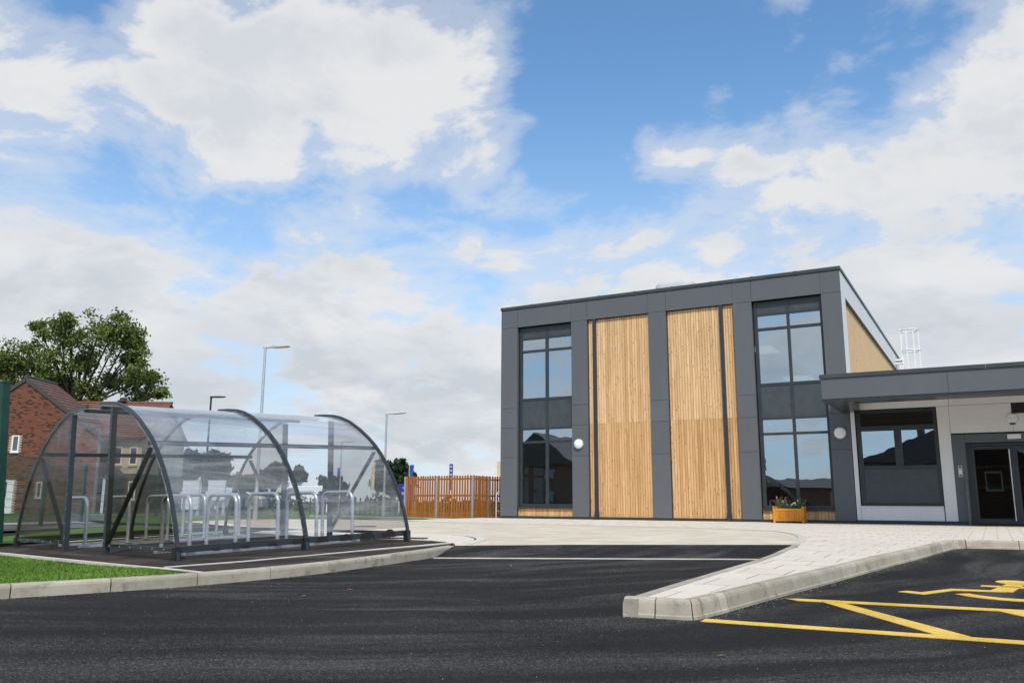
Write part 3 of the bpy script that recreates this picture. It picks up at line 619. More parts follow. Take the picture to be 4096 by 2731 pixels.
# ------------------------------------------------------------------ cycle shelters: two quarter-round halves facing an aisle
PROF = [(.23, 2.165), (.55, 2.15), (.80, 2.125), (1.0, 2.08), (1.25, 1.99), (1.53, 1.84), (1.78, 1.675), (1.95, 1.54), (2.12, 1.37), (2.30, 1.15), (2.45, .93), (2.58, .69), (2.68, .45), (2.75, .22), (2.78, .0)]
def prof_in(d):
    out = []
    for i, p in enumerate(PROF):
        a, b = Vector(PROF[max(i-1, 0)]), Vector(PROF[min(i+1, len(PROF)-1)]); t = (b-a).normalized(); out.append((p[0]+t.y*d, p[1]-t.x*d))
    return out
LSH = 3.86
def shelter(sg, label):
    root = empty('cycle_shelter', sl(sg*1.7, LSH/2, 0), label, 'cycle shelter')
    W = lambda u, v, h: sl(sg*u, v, h)
    def part(name, b, m, par=root, **k): return obj(name, b, m, par, **k)
    for v in (0, LSH/2, LSH):
        b = B(); lo = prof_in(-.042); hi = PROF; hw = .021
        b.strip([[W(o[0], v-hw, o[1]), W(o[0], v+hw, o[1]), W(i[0], v+hw, i[1]), W(i[0], v-hw, i[1])] for o, i in zip(hi, lo)])
        r = part('rib', b, 'anthracite', smooth='auto')
        if v == LSH/2:
            oo, ii = prof_in(.014), prof_in(.008); b = B(); b.strip([[W(o[0], v-.028, o[1]), W(o[0], v+.028, o[1]), W(i[0], v+.028, i[1]), W(i[0], v-.028, i[1])] for o, i in zip(oo, ii)]); obj('cover_strip', b, 'anthracite', r, smooth='auto')
        bb = B()
        for k in range(1, 14):
            t = PROF[k]; a = PROF[k-1]; nx = Vector((t[1]-a[1], -(t[0]-a[0]))).normalized()*-1
            for s in ((-.026,) if v == 0 else (.026,) if v == LSH else (-.03, .03)):
                c = W(t[0], v+s*.5, t[1]); d = (W(t[0]+nx.x, v, t[1]+nx.y)-W(t[0], v, t[1]))
                bb.dome(c+d*.009, d, .011, .009, 7, 2)
        tag(obj('bolt_row', bb, 'steel_bolt', r), kind='stuff')
        b = B().box(-.001, .001, 0, 0, 0, 0); b = B(); c = W(2.76, v, .05)
        b.bar(W(2.765, v, .17), W(2.765, v, -.02), .085, .085, up=(SH.to_3x3() @ Vector((1, 0, 0)))); part('foot', b, 'black_coat', bevel=.004)
    for v in (0, LSH):
        part('post', B().bar(W(.72, v, -.02), W(.72, v, 2.09), .075, .075, up=SH.to_3x3() @ Vector((1, 0, 0))), 'anthracite', bevel=.004)
        part('brace', B().bar(W(.76, v, .16), W(1.93, v, 1.45), .03, .06, up=SH.to_3x3() @ Vector((0, 1, 0))), 'anthracite')
        part('gable_rail', B().bar(W(.76, v, .13), W(2.72, v, .13), .045, .048), 'anthracite')
        e = .03 if v else -.03; b = B(); q = [(.70, .11)]+[(p[0]-.005, p[1]-.005) for p in PROF[::-1] if .7 < p[0] < 2.77 and p[1] > .15]+[(.70, 2.12)]
        b.prism(q, lambda p, t: W(p[0], t, p[1]), v+e, v+e+.004*(1 if v else -1)); part('gable_panel', b, 'gable_sheet')
        bb = B()
        for k in range(9): bb.dome(W(.70, v+e*1.15, .2+k*.22), SH.to_3x3() @ Vector((0, 1 if v else -1, 0)), .010, .008, 7, 2)
        for k in range(6): bb.dome(W(.9+k*.32, v+e*1.15, .13), SH.to_3x3() @ Vector((0, 1 if v else -1, 0)), .010, .008, 7, 2)
        tag(part('bolt_row', bb, 'steel_bolt'), kind='stuff')
    part('purlin', B().bar(W(1.91, -.02, 1.52), W(1.91, LSH+.02, 1.52), .06, .06), 'anthracite')
    part('ridge_rail', B().bar(W(.30, -.02, 2.12), W(.30, LSH+.02, 2.12), .05, .05), 'anthracite')
    br = part('bottom_rail', B().bar(W(2.73, -.02, .13), W(2.73, LSH+.02, .13), .04, .085), 'anthracite')
    if sg > 0:
        for k in range(8):
            rr = .045+.011*k; v = .55+k*.42; b = B(); pts = [(rr*math.cos(PI*i/10), rr*math.sin(PI*i/10)) for i in range(11)]
            b.prism(pts, lambda p, t: W(t, v+p[0], .085+p[1]), 2.765, 2.785); obj('rubber_pad', b, 'rubber', br)
    for v0, v1 in ((-.03, LSH/2-.012), (LSH/2+.012, LSH+.03)):
        b = B(); k = 6; o1 = prof_in(.002); o2 = prof_in(.007)
        A = [(p, q) for p, q in zip(o1, o2) if p[1] > .07]
        b.strip([[W(q[0], v0, q[1]), W(q[0], v1, q[1]), W(p[0], v1, p[1]), W(p[0], v0, p[1])] for p, q in A]); part('roof_panel', b, 'polycarbonate', smooth='auto')
    return root
shelter(1, 'curved clear cycle shelter half nearest the road, ribs curving down to the kerb')
shelter(-1, 'curved clear cycle shelter half at the back, ribs curving down towards the houses')
def rack(sg, label):
    root = empty('cycle_rack', sl(sg*1.7, 1.9, 0), label, 'cycle rack'); W = lambda u, v, h: sl(sg*u, v, h)
    for u in (1.30, 2.10): obj('floor_rail', B().bar(W(u, .42, .022), W(u, 3.42, .022), .05, .04), 'galvanised', root, bevel=.003)
    for k in range(5):
        v = .52+k*.69; pts = [(1.30, .03)]+[(1.30, .2+i*.13) for i in range(4)]+[(1.44-.14*math.cos(a), .66+.14*math.sin(a)) for a in [PI/2*i/7 for i in range(1, 8)]]+[(1.96+.14*math.sin(a), .66+.14*math.cos(a)) for a in [PI/2*i/7 for i in range(8)]]+[(2.10, .5), (2.10, .3), (2.10, .03)]
        h = obj('hoop', B().tube([W(p[0], v, p[1]) for p in pts], .028, 12), 'galvanised', root, smooth='auto')
        for u in (1.30, 2.10): obj('foot_plate', B().bar(W(u, v-.06, .046), W(u, v+.06, .046), .09, .008), 'galvanised', h)
rack(1, 'galvanised rack of hoops under the shelter half nearest the road'); rack(-1, 'galvanised rack of hoops under the back shelter half')

# ------------------------------------------------------------------ the two-storey block
CX = [(-15.82, -15.126), (-12.878, -12.25), (-9.906, -9.279), (-6.964, -6.355), (-4.18, -3.59)]
Z0, ZC, ZB, ZA, ZL, ZT = .44, 2.55, 3.64, 4.36, 7.42, 8.13
FY = 27.0
sb = empty('school_building', (-9.7, 30, .36), 'two-storey grey panelled building with larch bays and tall windows', 'building')
def SB(name, m, *a, par=sb, **k): return box(name, m, *a, parent=par, **k)
g_ = .005
for i, (a, b) in enumerate(CX):
    SB('column_core', 'black_gap', a+.02, b-.02, FY+.03, FY+.30, .36, ZT-.02)
    for z0, z1 in ((Z0, ZC), (ZC, ZB), (ZB, ZA), (ZA, ZL), (ZL, ZT)):
        SB('cladding_panel', 'slate_panel', a+(0 if i == 0 else g_*.4), b, FY-random.uniform(0, .002), FY+.028, z0+g_, z1-g_)
    SB('column_return', 'slate_panel', a+.002, a+.02, FY+.03, FY+.14, Z0, ZL-.004); SB('column_return', 'slate_panel', b-.02, b-.002, FY+.03, FY+.14, Z0, ZL-.004)
for (a, b), (c, d_) in zip(CX, CX[1:]):
    SB('cladding_panel', 'slate_panel', b+g_*2, c-g_, FY, FY+.028, ZL+.004, ZT-g_)
    SB('lintel_soffit', 'soffit_metal', b+.003, c-.003, FY+.03, FY+.26, ZL+.012, ZL+.05)
SB('fascia_core', 'black_gap', -15.78, -3.62, FY+.30, FY+.40, ZL, ZT-.02)
SB('plinth', 'frame', -15.80, -3.60, FY+.02, FY+.30, .30, Z0-.004)
xs = [-15.85+i*1.366 for i in range(10)]
for a, b in zip(xs, xs[1:]): SB('coping', 'coping_metal', a+.002, b-.002, FY-.035, FY+.34, ZT+.004, ZT+.115, bevel=.008)
for a in xs[1:-1]: SB('coping_joint', 'coping_metal', a-.05, a+.05, FY-.040, FY+.345, ZT+.0, ZT+.122, bevel=.004)
SB('roof', 'coping_metal', -15.75, -3.66, FY+.38, 46.0, 7.80, 8.0)
for a in range(14):
    y0 = FY+.34+a*1.36; SB('coping', 'coping_metal', -3.86, -3.555, y0+.002, y0+1.358, ZT+.004, ZT+.115, bevel=.008)
# glazed bays
def bay_window(x0, x1, pane_l, mull, pane_r, lab):
    rows = [(6.53, 6.93), (4.72, 6.44), (3.14, 3.55), (.88, 3.06)]; pan = [(7.0, 7.37), (3.62, 4.63)]
    b = B(); Yf, Yb = FY+.14, FY+.23
    b.box(x0+.022, pane_l[0], Yf, Yb, .79, 7.40); b.box(pane_r[1], x1-.022, Yf, Yb, .79, 7.40); b.box(mull[0], mull[1], Yf+.002, Yb, .79, 7.40)
    edges = [(.79, .88), (3.06, 3.14), (3.55, 3.62), (4.63, 4.72), (6.44, 6.53), (6.93, 7.0), (7.37, 7.40)]
    for z0, z1 in edges:
        for a, c in (pane_l, pane_r): b.box(a+.001, c-.001, Yf+.004, Yb, z0, z1)
    wv = obj('window', b, 'frame', sb, bevel=.004); wv['label'] = lab
    for z0, z1 in rows:
        for a, c in (pane_l, pane_r): box('pane', 'window_glass', a-.01, c+.01, Yf+.045+random.uniform(0, .004), Yf+.056, z0-.01, z1+.01, wv)
    for z0, z1 in pan:
        for a, c in (pane_l, pane_r): box('spandrel_panel', 'dark_infill', a-.01, c+.01, Yf+.022, Yf+.05, z0-.01, z1+.01, wv)
    box('sill', 'frame', x0+.02, x1-.02, FY+.02, FY+.22, .722, .786, wv, bevel=.006)
    SB('skirt_backing', 'black_gap', x0+.005, x1-.005, FY+.13, FY+.22, .36, .72)
    k = int((x1-x0-.03)/.094); st = (x1-x0-.03)/k
    for i in range(k): SB('timber_board', 'larch_lower', x0+.015+i*st+.004, x0+.015+(i+1)*st-.004, FY+.10+random.uniform(-.003, .003), FY+.126, Z0+.01, .716)
bay_window(-15.126, -12.878, (-14.99, -14.01), (-14.01, -13.905), (-13.905, -12.93), 'tall grey-framed window at the left end, interior showing at the bottom')
bay_window(-6.355, -4.18, (-6.225, -5.30), (-5.30, -5.21), (-5.21, -4.27), 'tall grey-framed window behind the planter, reflecting sky')
for x0, x1, px in ((-12.25, -9.906, -11.97), (-9.279, -6.964, -7.375)):
    SB('board_backing', 'black_gap', x0+.004, x1-.004, FY+.13, FY+.25, .36, ZL+.01)
    k = 25; st = (x1-x0-.05)/k
    for i in range(k):
        a = x0+.025+i*st
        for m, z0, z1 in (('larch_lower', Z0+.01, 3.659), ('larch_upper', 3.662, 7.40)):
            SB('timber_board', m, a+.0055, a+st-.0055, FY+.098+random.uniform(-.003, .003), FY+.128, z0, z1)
    dp = SB('downpipe', 'anthracite', px-.06, px+.06, FY+.005, FY+.09, .62, ZL-.01, bevel=.006)
    obj('shoe', B().box(px-.075, px+.075, FY-.02, FY+.092, .40, .63).box(px-.06, px+.06, FY-.10, FY-.02, .38, .50), 'anthracite', dp, bevel=.006)
# right flank seen above the entrance roof
SB('flank_core', 'black_gap', -3.95, -3.73, FY+.31, 46, .3, ZT-.02)
for y0, y1 in ((27.03, 29.9), (29.9, 33.9), (33.9, 37.9), (37.9, 41.9), (41.9, 46.0)): SB('cladding_panel', 'pale_side_panel', -3.618, -3.588, y0+.004, y1-.004, ZL+.004, ZT-.004)
for z0, z1 in ((4.2, ZL),): SB('cladding_panel', 'pale_side_panel', -3.618, -3.588, 27.03, 27.90, z0, z1-.004)
SB('flank_soffit', 'soffit_metal', -3.74, -3.62, 27.92, 46, ZL-.03, ZL+.0)
tb = B(); y = 27.93
while y < 45.9: tb.box(-3.715+random.uniform(-.003, .003), -3.68, y+.003, y+.137, 4.1, ZL-.032); y += .14
tag(obj('timber_cladding', tb, 'larch_side', sb), kind='stuff')
# inside: floors, partitions, ceiling, side wall with glazed doors
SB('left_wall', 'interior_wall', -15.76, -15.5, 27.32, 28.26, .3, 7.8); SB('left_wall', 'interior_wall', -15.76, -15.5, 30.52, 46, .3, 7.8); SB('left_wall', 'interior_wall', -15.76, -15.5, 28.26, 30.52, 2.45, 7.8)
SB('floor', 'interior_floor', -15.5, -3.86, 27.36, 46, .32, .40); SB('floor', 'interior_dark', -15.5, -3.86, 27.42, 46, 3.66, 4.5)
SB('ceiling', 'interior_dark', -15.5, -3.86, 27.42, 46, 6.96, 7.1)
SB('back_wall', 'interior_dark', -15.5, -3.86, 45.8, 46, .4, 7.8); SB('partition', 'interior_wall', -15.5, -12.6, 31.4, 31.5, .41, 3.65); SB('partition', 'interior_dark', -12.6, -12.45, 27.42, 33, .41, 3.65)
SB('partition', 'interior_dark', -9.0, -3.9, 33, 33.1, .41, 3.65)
dr = SB('side_door', 'black_coat', -15.70, -15.62, 28.27, 28.33, .41, 2.44)
obj('door_frame', B().box(-15.70, -15.62, 28.96, 29.24, .41, 2.44).box(-15.70, -15.62, 30.22, 30.50, .41, 2.44).box(-15.69, -15.63, 28.33, 30.22, 2.30, 2.44).box(-15.69, -15.63, 28.33, 30.22, .41, .55).box(-15.69, -15.63, 28.33, 30.22, 1.90, 1.98), 'black_coat', dr)
obj('handle', B().box(-15.62, -15.50, 29.26, 29.30, 1.30, 1.42), 'satin_steel', dr)
for a, b in ((28.33, 28.96), (29.24, 30.22)): box('pane', 'house_glass', -15.665, -15.655, a, b, .55, 2.3, dr)
cl_n = mat('ceiling_lamp'); e_ = cl_n.new('ShaderNodeEmission', ins={'Color': (1, 1, .98, 1), 'Strength': .9}); cl_n.out(e_.outputs[0])
for x0, x1, y0, y1, lb in ((-7.85, -7.0, 32.5, 34.2, 'white square ceiling light nearest the upper right window'), (-8.4, -7.05, 41.1, 42.8, 'white square ceiling light deep inside the upper floor')):
    c_ = empty('ceiling_light', ((x0+x1)/2, (y0+y1)/2, 6.9), lb, 'ceiling light', 'ceiling lights of the upper floor')
    box('frame', 'white_upvc', x0-.03, x1+.03, y0-.03, y1+.03, 6.925, 6.958, c_); box('diffuser', 'ceiling_lamp', x0, x1, y0, y1, 6.915, 6.924, c_)
ex = empty('exit_sign', (-15.3, 29.5, 2.5), 'small green and white running-man exit sign above the glazed side door', 'exit sign')
box('plate', 'exit_green', -15.49, -15.44, 29.30, 29.82, 2.53, 2.77, ex)
obj('pictogram', B().box(-15.44, -15.436, 29.36, 29.44, 2.57, 2.74).box(-15.44, -15.436, 29.50, 29.55, 2.60, 2.68).disc((-15.44, 29.525, 2.715), (1, 0, 0), .025, .004, 10).bar((-15.437, 29.50, 2.61), (-15.437, 29.46, 2.56), .004, .02).bar((-15.437, 29.55, 2.61), (-15.437, 29.59, 2.57), .004, .02).box(-15.44, -15.436, 29.66, 29.70, 2.57, 2.67).tri((-15.436, 29.62, 2.66), (-15.436, 29.74, 2.66), (-15.436, 29.68, 2.745)), 'white_coat', ex)
# rooflight on the flat roof
rl = empty('rooflight', (-9.8, 29.6, 8.0), 'pale domed rooflight on the two-storey flat roof', 'rooflight')
box('upstand', 'rim_grey', -10.42, -9.08, 29.2, 31.0, 8.0, 8.76, rl)
def dome_box(x0, x1, y0, y1, z0, h):
    b = B(); secs = []
    for k in range(6):
        t = k/5; s = math.cos(t*PI/2*.92)**.45; z = z0+h*math.sin(t*PI/2); cx, cy, hx, hy = (x0+x1)/2, (y0+y1)/2, (x1-x0)/2*(.60+.40*s), (y1-y0)/2*(.60+.40*s)
        secs.append([(cx+hx*max(-1, min(1, 1.25*math.cos(2*PI*i/32))), cy+hy*max(-1, min(1, 1.25*math.sin(2*PI*i/32))), z) for i in range(32)])
    b.strip(secs); return b
obj('dome', dome_box(-10.5, -9.0, 29.15, 31.05, 8.76, .36), 'dome_grey', rl, smooth='auto')

# ------------------------------------------------------------------ entrance wing with its canopy
ew = empty('entrance_wing', (0, 30, .36), 'single-storey entrance wing with pale wall panels under a deep grey canopy', 'building')
def EW(name, m, *a, **k): return box(name, m, *a, parent=k.pop('par', ew), **k)
EW('wall_core', 'black_gap', -3.57, -3.44, FY+.032, FY+.3, .36, 4.0); EW('wall_core', 'black_gap', -1.24, -.92, FY+.032, FY+.3, .36, 4.0); EW('wall_core', 'black_gap', -3.44, -1.24, FY+.032, FY+.3, .36, .88); EW('wall_core', 'black_gap', -3.44, -1.24, FY+.032, FY+.3, 3.70, 4.0); EW('wall_core', 'black_gap', -.92, 6.5, FY+.032, FY+.3, 2.66, 4.0); EW('wall_core', 'black_gap', -.92, -.56, FY+.032, FY+.3, .36, 2.66)
EW('wall_core', 'black_gap', 1.75, 6.5, FY+.032, FY+.3, .36, 2.66)
for x0, x1, z0, z1 in ((-3.572, -3.455, .47, 3.70), (-3.447, -1.262, .47, .885), (-1.236, -.925, .47, 3.70), (-3.572, -.905, 3.712, 4.05), (-.895, 2.6, 3.722, 4.05), (2.61, 6.5, 3.722, 4.05), (-.917, .625, 2.925, 3.712), (1.75, 2.6, 2.925, 3.712), (.632, 1.742, 2.925, 3.42), (2.61, 6.5, .47, 3.712)):
    EW('cladding_panel', 'white_panel', x0, x1, FY-.0015, FY+.03, z0, z1)
EW('plinth', 'frame', -3.572, -.92, FY+.012, FY+.031, .30, .462)
EW('door_surround', 'slate_panel', -.917, -.585, FY-.012, FY+.03, .47, 2.885); EW('door_surround', 'slate_panel', -.577, 2.6, FY-.012, FY+.03, 2.645, 2.885); EW('door_surround', 'slate_panel', 1.75, 2.6, FY-.012, FY+.03, .47, 2.637); EW('plinth', 'frame', -.917, -.585, FY+.0, FY+.03, .30, .462)
vg = EW('vent_grille', 'frame', .64, 1.735, FY+.01, FY+.03, 3.43, 3.705)
for i in range(4): obj('blade', B().bar((.67, FY-.006, 3.465+i*.065), (1.70, FY-.006, 3.465+i*.065), .03, .014, up=(0, .7, .7)), 'black_coat', vg)
b = B(); X0, X1 = -3.435, -1.245
b.box(X0, -3.305, FY+.06, FY+.15, .92, 3.69).box(-1.345, X1, FY+.06, FY+.15, .92, 3.69).box(-2.415, -2.215, FY+.061, FY+.15, 1.98, 3.22)
for z0, z1 in ((.92, .97), (1.94, 2.05), (3.07, 3.22), (3.60, 3.69)): b.box(-3.304, -1.346, FY+.062, FY+.15, z0, z1)
wv = obj('window', b, 'frame', ew, bevel=.004); wv['label'] = 'entrance wing window with a dark louvre above and infill panel below'
for a, c in ((-3.31, -2.41), (-2.22, -1.34)): box('pane', 'window_glass', a, c, FY+.095, FY+.105, 2.04, 3.08, wv)
box('infill_panel', 'dark_infill', -3.31, -1.34, FY+.085, FY+.12, .96, 1.95, wv)
for i in range(7): obj('louvre_slat', B().bar((-3.30, FY+.09, 3.25+i*.052), (-1.35, FY+.09, 3.25+i*.052), .05, .008, up=(0, .75, .66)), 'black_coat', wv)
box('sill', 'frame', X0-.01, X1+.01, FY-.045, FY+.15, .888, .918, wv, bevel=.004)
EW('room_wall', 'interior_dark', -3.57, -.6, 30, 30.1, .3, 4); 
# automatic door
EW('door_frame', 'frame', -.545, -.465, FY+.14, FY+.26, .38, 2.63); EW('door_frame', 'frame', -.464, 2.6, FY+.14, FY+.26, 2.55, 2.63); EW('door_frame', 'frame', -.575, -.545, FY+.03, FY+.26, .37, 2.64)
def leaf(x0, x1, hx, lab):
    b = B(); Y0, Y1 = FY+.16, FY+.21
    b.box(x0, x0+.075, Y0, Y1, .40, 2.54).box(x1-.10, x1, Y0, Y1, .40, 2.54).box(x0+.075, x1-.10, Y0+.001, Y1, 2.46, 2.54).box(x0+.075, x1-.10, Y0+.001, Y1, .40, .55)
    dv = obj('door', b, 'frame', ew, bevel=.003); dv['label'] = lab
    box('glass', 'door_glass', x0+.07, x1-.095, Y0+.02, Y0+.03, .54, 2.47, dv)
    bb = B()
    for z in (1.40, 1.98):
        for i in range(9): bb.disc((x0+.14+i*.105, Y0+.018, z), (0, -1, 0), .014, .002, 10)
    tag(obj('safety_dots', bb, 'dark_infill', dv), kind='stuff')
    h = obj('handle', B().tube([(hx, Y0-.07, .50), (hx, Y0-.07, 2.45)], .017, 10), 'satin_steel', dv, smooth='auto')
leaf(-.46, .58, .47, 'glazed entrance door leaf with a long vertical steel handle'); leaf(.585, 1.7, 1.6, 'glazed entrance door leaf cut by the right edge of the picture')
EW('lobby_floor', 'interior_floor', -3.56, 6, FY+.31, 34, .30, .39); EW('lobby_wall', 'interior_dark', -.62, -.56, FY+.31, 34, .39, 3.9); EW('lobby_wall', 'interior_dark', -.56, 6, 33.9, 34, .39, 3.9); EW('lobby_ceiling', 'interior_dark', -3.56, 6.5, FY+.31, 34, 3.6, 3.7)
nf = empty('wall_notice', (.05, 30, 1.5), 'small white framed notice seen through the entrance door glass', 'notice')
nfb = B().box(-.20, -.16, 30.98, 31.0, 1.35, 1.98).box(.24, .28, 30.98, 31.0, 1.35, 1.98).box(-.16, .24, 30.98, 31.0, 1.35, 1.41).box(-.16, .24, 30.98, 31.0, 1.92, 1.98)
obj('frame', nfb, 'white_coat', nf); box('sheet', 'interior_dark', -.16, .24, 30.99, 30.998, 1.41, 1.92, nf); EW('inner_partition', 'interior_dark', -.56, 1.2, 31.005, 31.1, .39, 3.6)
# canopy: boxed beams round a raised deck
CY = 23.78
for x0, x1 in ((-3.83, -.765), (-.765, 2.3), (2.3, 5.4)): EW('fascia_panel', 'slate_panel', x0+.004, x1-.004, CY, CY+.03, 3.715, 4.272)
EW('canopy_beam', 'soffit_metal', -3.80, 6.5, CY+.031, CY+.95, 3.655, 4.20); EW('canopy_beam', 'soffit_metal', -3.80, -3.30, CY+.951, FY-.005, 3.656, 4.20)
EW('fascia_trim', 'soffit_metal', -3.835, 6.5, CY-.012, CY+.10, 3.63, 3.695)
EW('fascia_panel', 'slate_panel', -3.83, -3.80, CY+.032, FY-.005, 3.70, 4.272)
EW('canopy_soffit', 'white_panel', -3.29, 6.5, CY+.96, FY-.005, 4.06, 4.12)
xs = [-3.87, -1.9, .1, 2.1, 4.1, 6.1]
for a, c in zip(xs, xs[1:]): EW('coping', 'coping_metal', a+.002, c-.002, CY-.035, CY+.30, 4.276, 4.385, bevel=.006)
EW('coping', 'coping_metal', -3.87, -3.60, CY+.302, FY-.004, 4.276, 4.385, bevel=.006)
EW('roof', 'coping_metal', -3.575, 6.5, CY+.302, 46, 4.21, 4.27)
# fixtures on the walls
def wall_light(x, z, lb):
    r = empty('wall_light', (x, FY, z-.18), lb, 'wall light', 'round wall lights')
    obj('rim', B().disc((x, FY-.003, z), (0, -1, 0), .175, .075, 32), 'rim_grey', r, smooth='auto', bevel=.012); obj('diffuser', B().dome((x, FY-.078, z), (0, -1, 0), .15, .035, 32), 'lamp_opal', r, smooth='auto')
wall_light(-12.60, 2.97, 'round white bulkhead light beside the leftmost window'); wall_light(-3.885, 3.04, 'round white bulkhead light below the canopy corner')
al = empty('alarm_box', (.625, FY, 3.1), 'white hexagonal alarm box with a blue lens above the door', 'alarm box')
hx = [(-.145, .0), (-.085, .15), (.085, .15), (.145, .0), (.075, -.15), (-.075, -.15)]
obj('cover', B().prism([(p[0]*1.0, p[1]) for p in hx], lambda p, t: (.625+p[0]*(1-.12*t), FY-.005-.085*t, 3.26+p[1]*(1-.12*t)), 0, 1), 'white_upvc', al, bevel=.01)
obj('lens', B().prism([(-.085, .0), (.085, .0), (.06, -.05), (-.06, -.05)], lambda p, t: (.625+p[0], FY-.05-.055*t, 3.155+p[1]), 0, 1), 'navy_lens', al, bevel=.008)
obj('sounder_band', B().box(.54, .71, FY-.098, FY-.09, 3.275, 3.285), 'rim_grey', al)
em = empty('door_light', (.625, FY, 2.7), 'small white rectangular emergency light on the door header', 'emergency light'); box('body', 'white_upvc', .462, .792, FY-.085, FY-.013, 2.72, 2.845, em, bevel=.012)
obj('indicator', B().disc((.55, FY-.086, 2.738), (0, -1, 0), .008, .004, 8), 'exit_green', em)
kp = empty('door_intercom', (-.764, FY, 1.7), 'steel keypad intercom panel on the dark pilaster left of the door', 'intercom'); box('plate', 'keypad_steel', -.818, -.711, FY-.035, FY-.0125, 1.70, 2.01, kp, bevel=.004)
for i in range(4):
    for j in range(3): box('key', 'white_upvc', -.799+j*.026, -.781+j*.026, FY-.041, FY-.0355, 1.775+i*.034, 1.797+i*.034, kp)
box('screen', 'black_coat', -.795, -.734, FY-.039, FY-.0355, 1.945, 1.985, kp); box('reader', 'black_coat', -.795, -.734, FY-.039, FY-.0355, 1.72, 1.755, kp)
gp = empty('guard_post', (-.64, FY-.18, .36), 'slim grey steel guard rail standing at the left of the door', 'guard rail')
obj('post', B().tube([(-.64, FY-.16, .36), (-.64, FY-.16, 1.50), (-.64, FY-.15, 1.54), (-.64, FY-.05, 1.545)], .03, 10), 'post_grey', gp, smooth='auto'); obj('rail', B().tube([(-.64, FY-.16, .95), (-.64, FY-.02, .95)], .02, 8), 'rim_grey', gp)
# caged roof ladder
ld = empty('roof_ladder', (-2.87, 44, 4.3), 'white caged access ladder rising behind the entrance wing roof', 'ladder')
LX, LY, LR = -2.87, 44.0, .41
for z in (9.2, 8.2): obj('cage_hoop', B().tube([(LX+LR*math.cos(2*PI*i/28), LY+LR*math.sin(2*PI*i/28), z) for i in range(29)], .03, 6, False), 'white_coat', ld, smooth='auto')
for k in range(7):
    a = PI/2+PI/7+k*2*PI/8; obj('cage_strap', B().box(LX+LR*math.cos(a)-.025, LX+LR*math.cos(a)+.025, LY+LR*math.sin(a)-.012, LY+LR*math.sin(a)+.012, 6.6, 9.22), 'white_coat', ld)
for s in (-.2, .2): obj('stile', B().box(LX-.41, LX-.35, LY+s-.03, LY+s+.03, 4.28, 9.3), 'white_coat', ld)
for k in range(15): obj('rung', B().tube([(LX-.38, LY-.2, 4.6+k*.3), (LX-.38, LY+.2, 4.6+k*.3)], .016, 6), 'white_coat', ld)
obj('wall_bracket', B().box(-3.58, LX-.37, LY-.3, LY-.22, 7.72, 7.80).box(-3.58, LX-.37, LY-.3, LY-.22, 7.56, 7.62), 'white_coat', ld)
fl = empty('flood_lamp', (-3.45, 44.9, 7.8), 'small pale floodlight on the flank of the two-storey block', 'floodlight'); obj('head', B().box(-3.585, -3.30, 44.3, 44.5, 7.78, 7.9).box(-3.50, -3.24, 44.28, 44.52, 7.66, 7.74), 'rim_grey', fl, bevel=.01)
# ------------------------------------------------------------------ planter
PX0, PX1, PY0, PY1 = -5.86, -4.96, 26.30, 26.72
pz = zr(26.4)+PAVE
pt = empty('planter', ((PX0+PX1)/2, 26.5, pz), 'orange stained timber planter box below the tall right window', 'planter')
for x in (PX0, PX1-.06):
    for y in (PY0, PY1-.06): box('leg', 'planter_wood', x, x+.06, y, y+.06, pz, pz+.49, pt, bevel=.005)
for y, s in ((PY0, 1), (PY1-.03, 1)):
    box('rail', 'planter_wood', PX0+.06, PX1-.06, y+.004, y+.03, pz+.36, pz+.43, pt, bevel=.003); box('rail', 'planter_wood', PX0+.06, PX1-.06, y+.004, y+.03, pz+.055, pz+.115, pt, bevel=.003)
    k = 10; st = (PX1-PX0-.12)/k
    for i in range(k): box('slat', 'planter_wood', PX0+.06+i*st+.003, PX0+.06+(i+1)*st-.003, y+.012, y+.026, pz+.116, pz+.359, pt)
for x in (PX0, PX1-.03):
    k = 4; st = (PY1-PY0-.12)/k
    for i in range(k): box('slat', 'planter_wood', x+.012, x+.026, PY0+.06+i*st+.003, PY0+.06+(i+1)*st-.003, pz+.06, pz+.42, pt)
box('soil', 'soil', PX0+.03, PX1-.03, PY0+.03, PY1-.03, pz+.07, pz+.37, pt)
rp = random.Random(11)
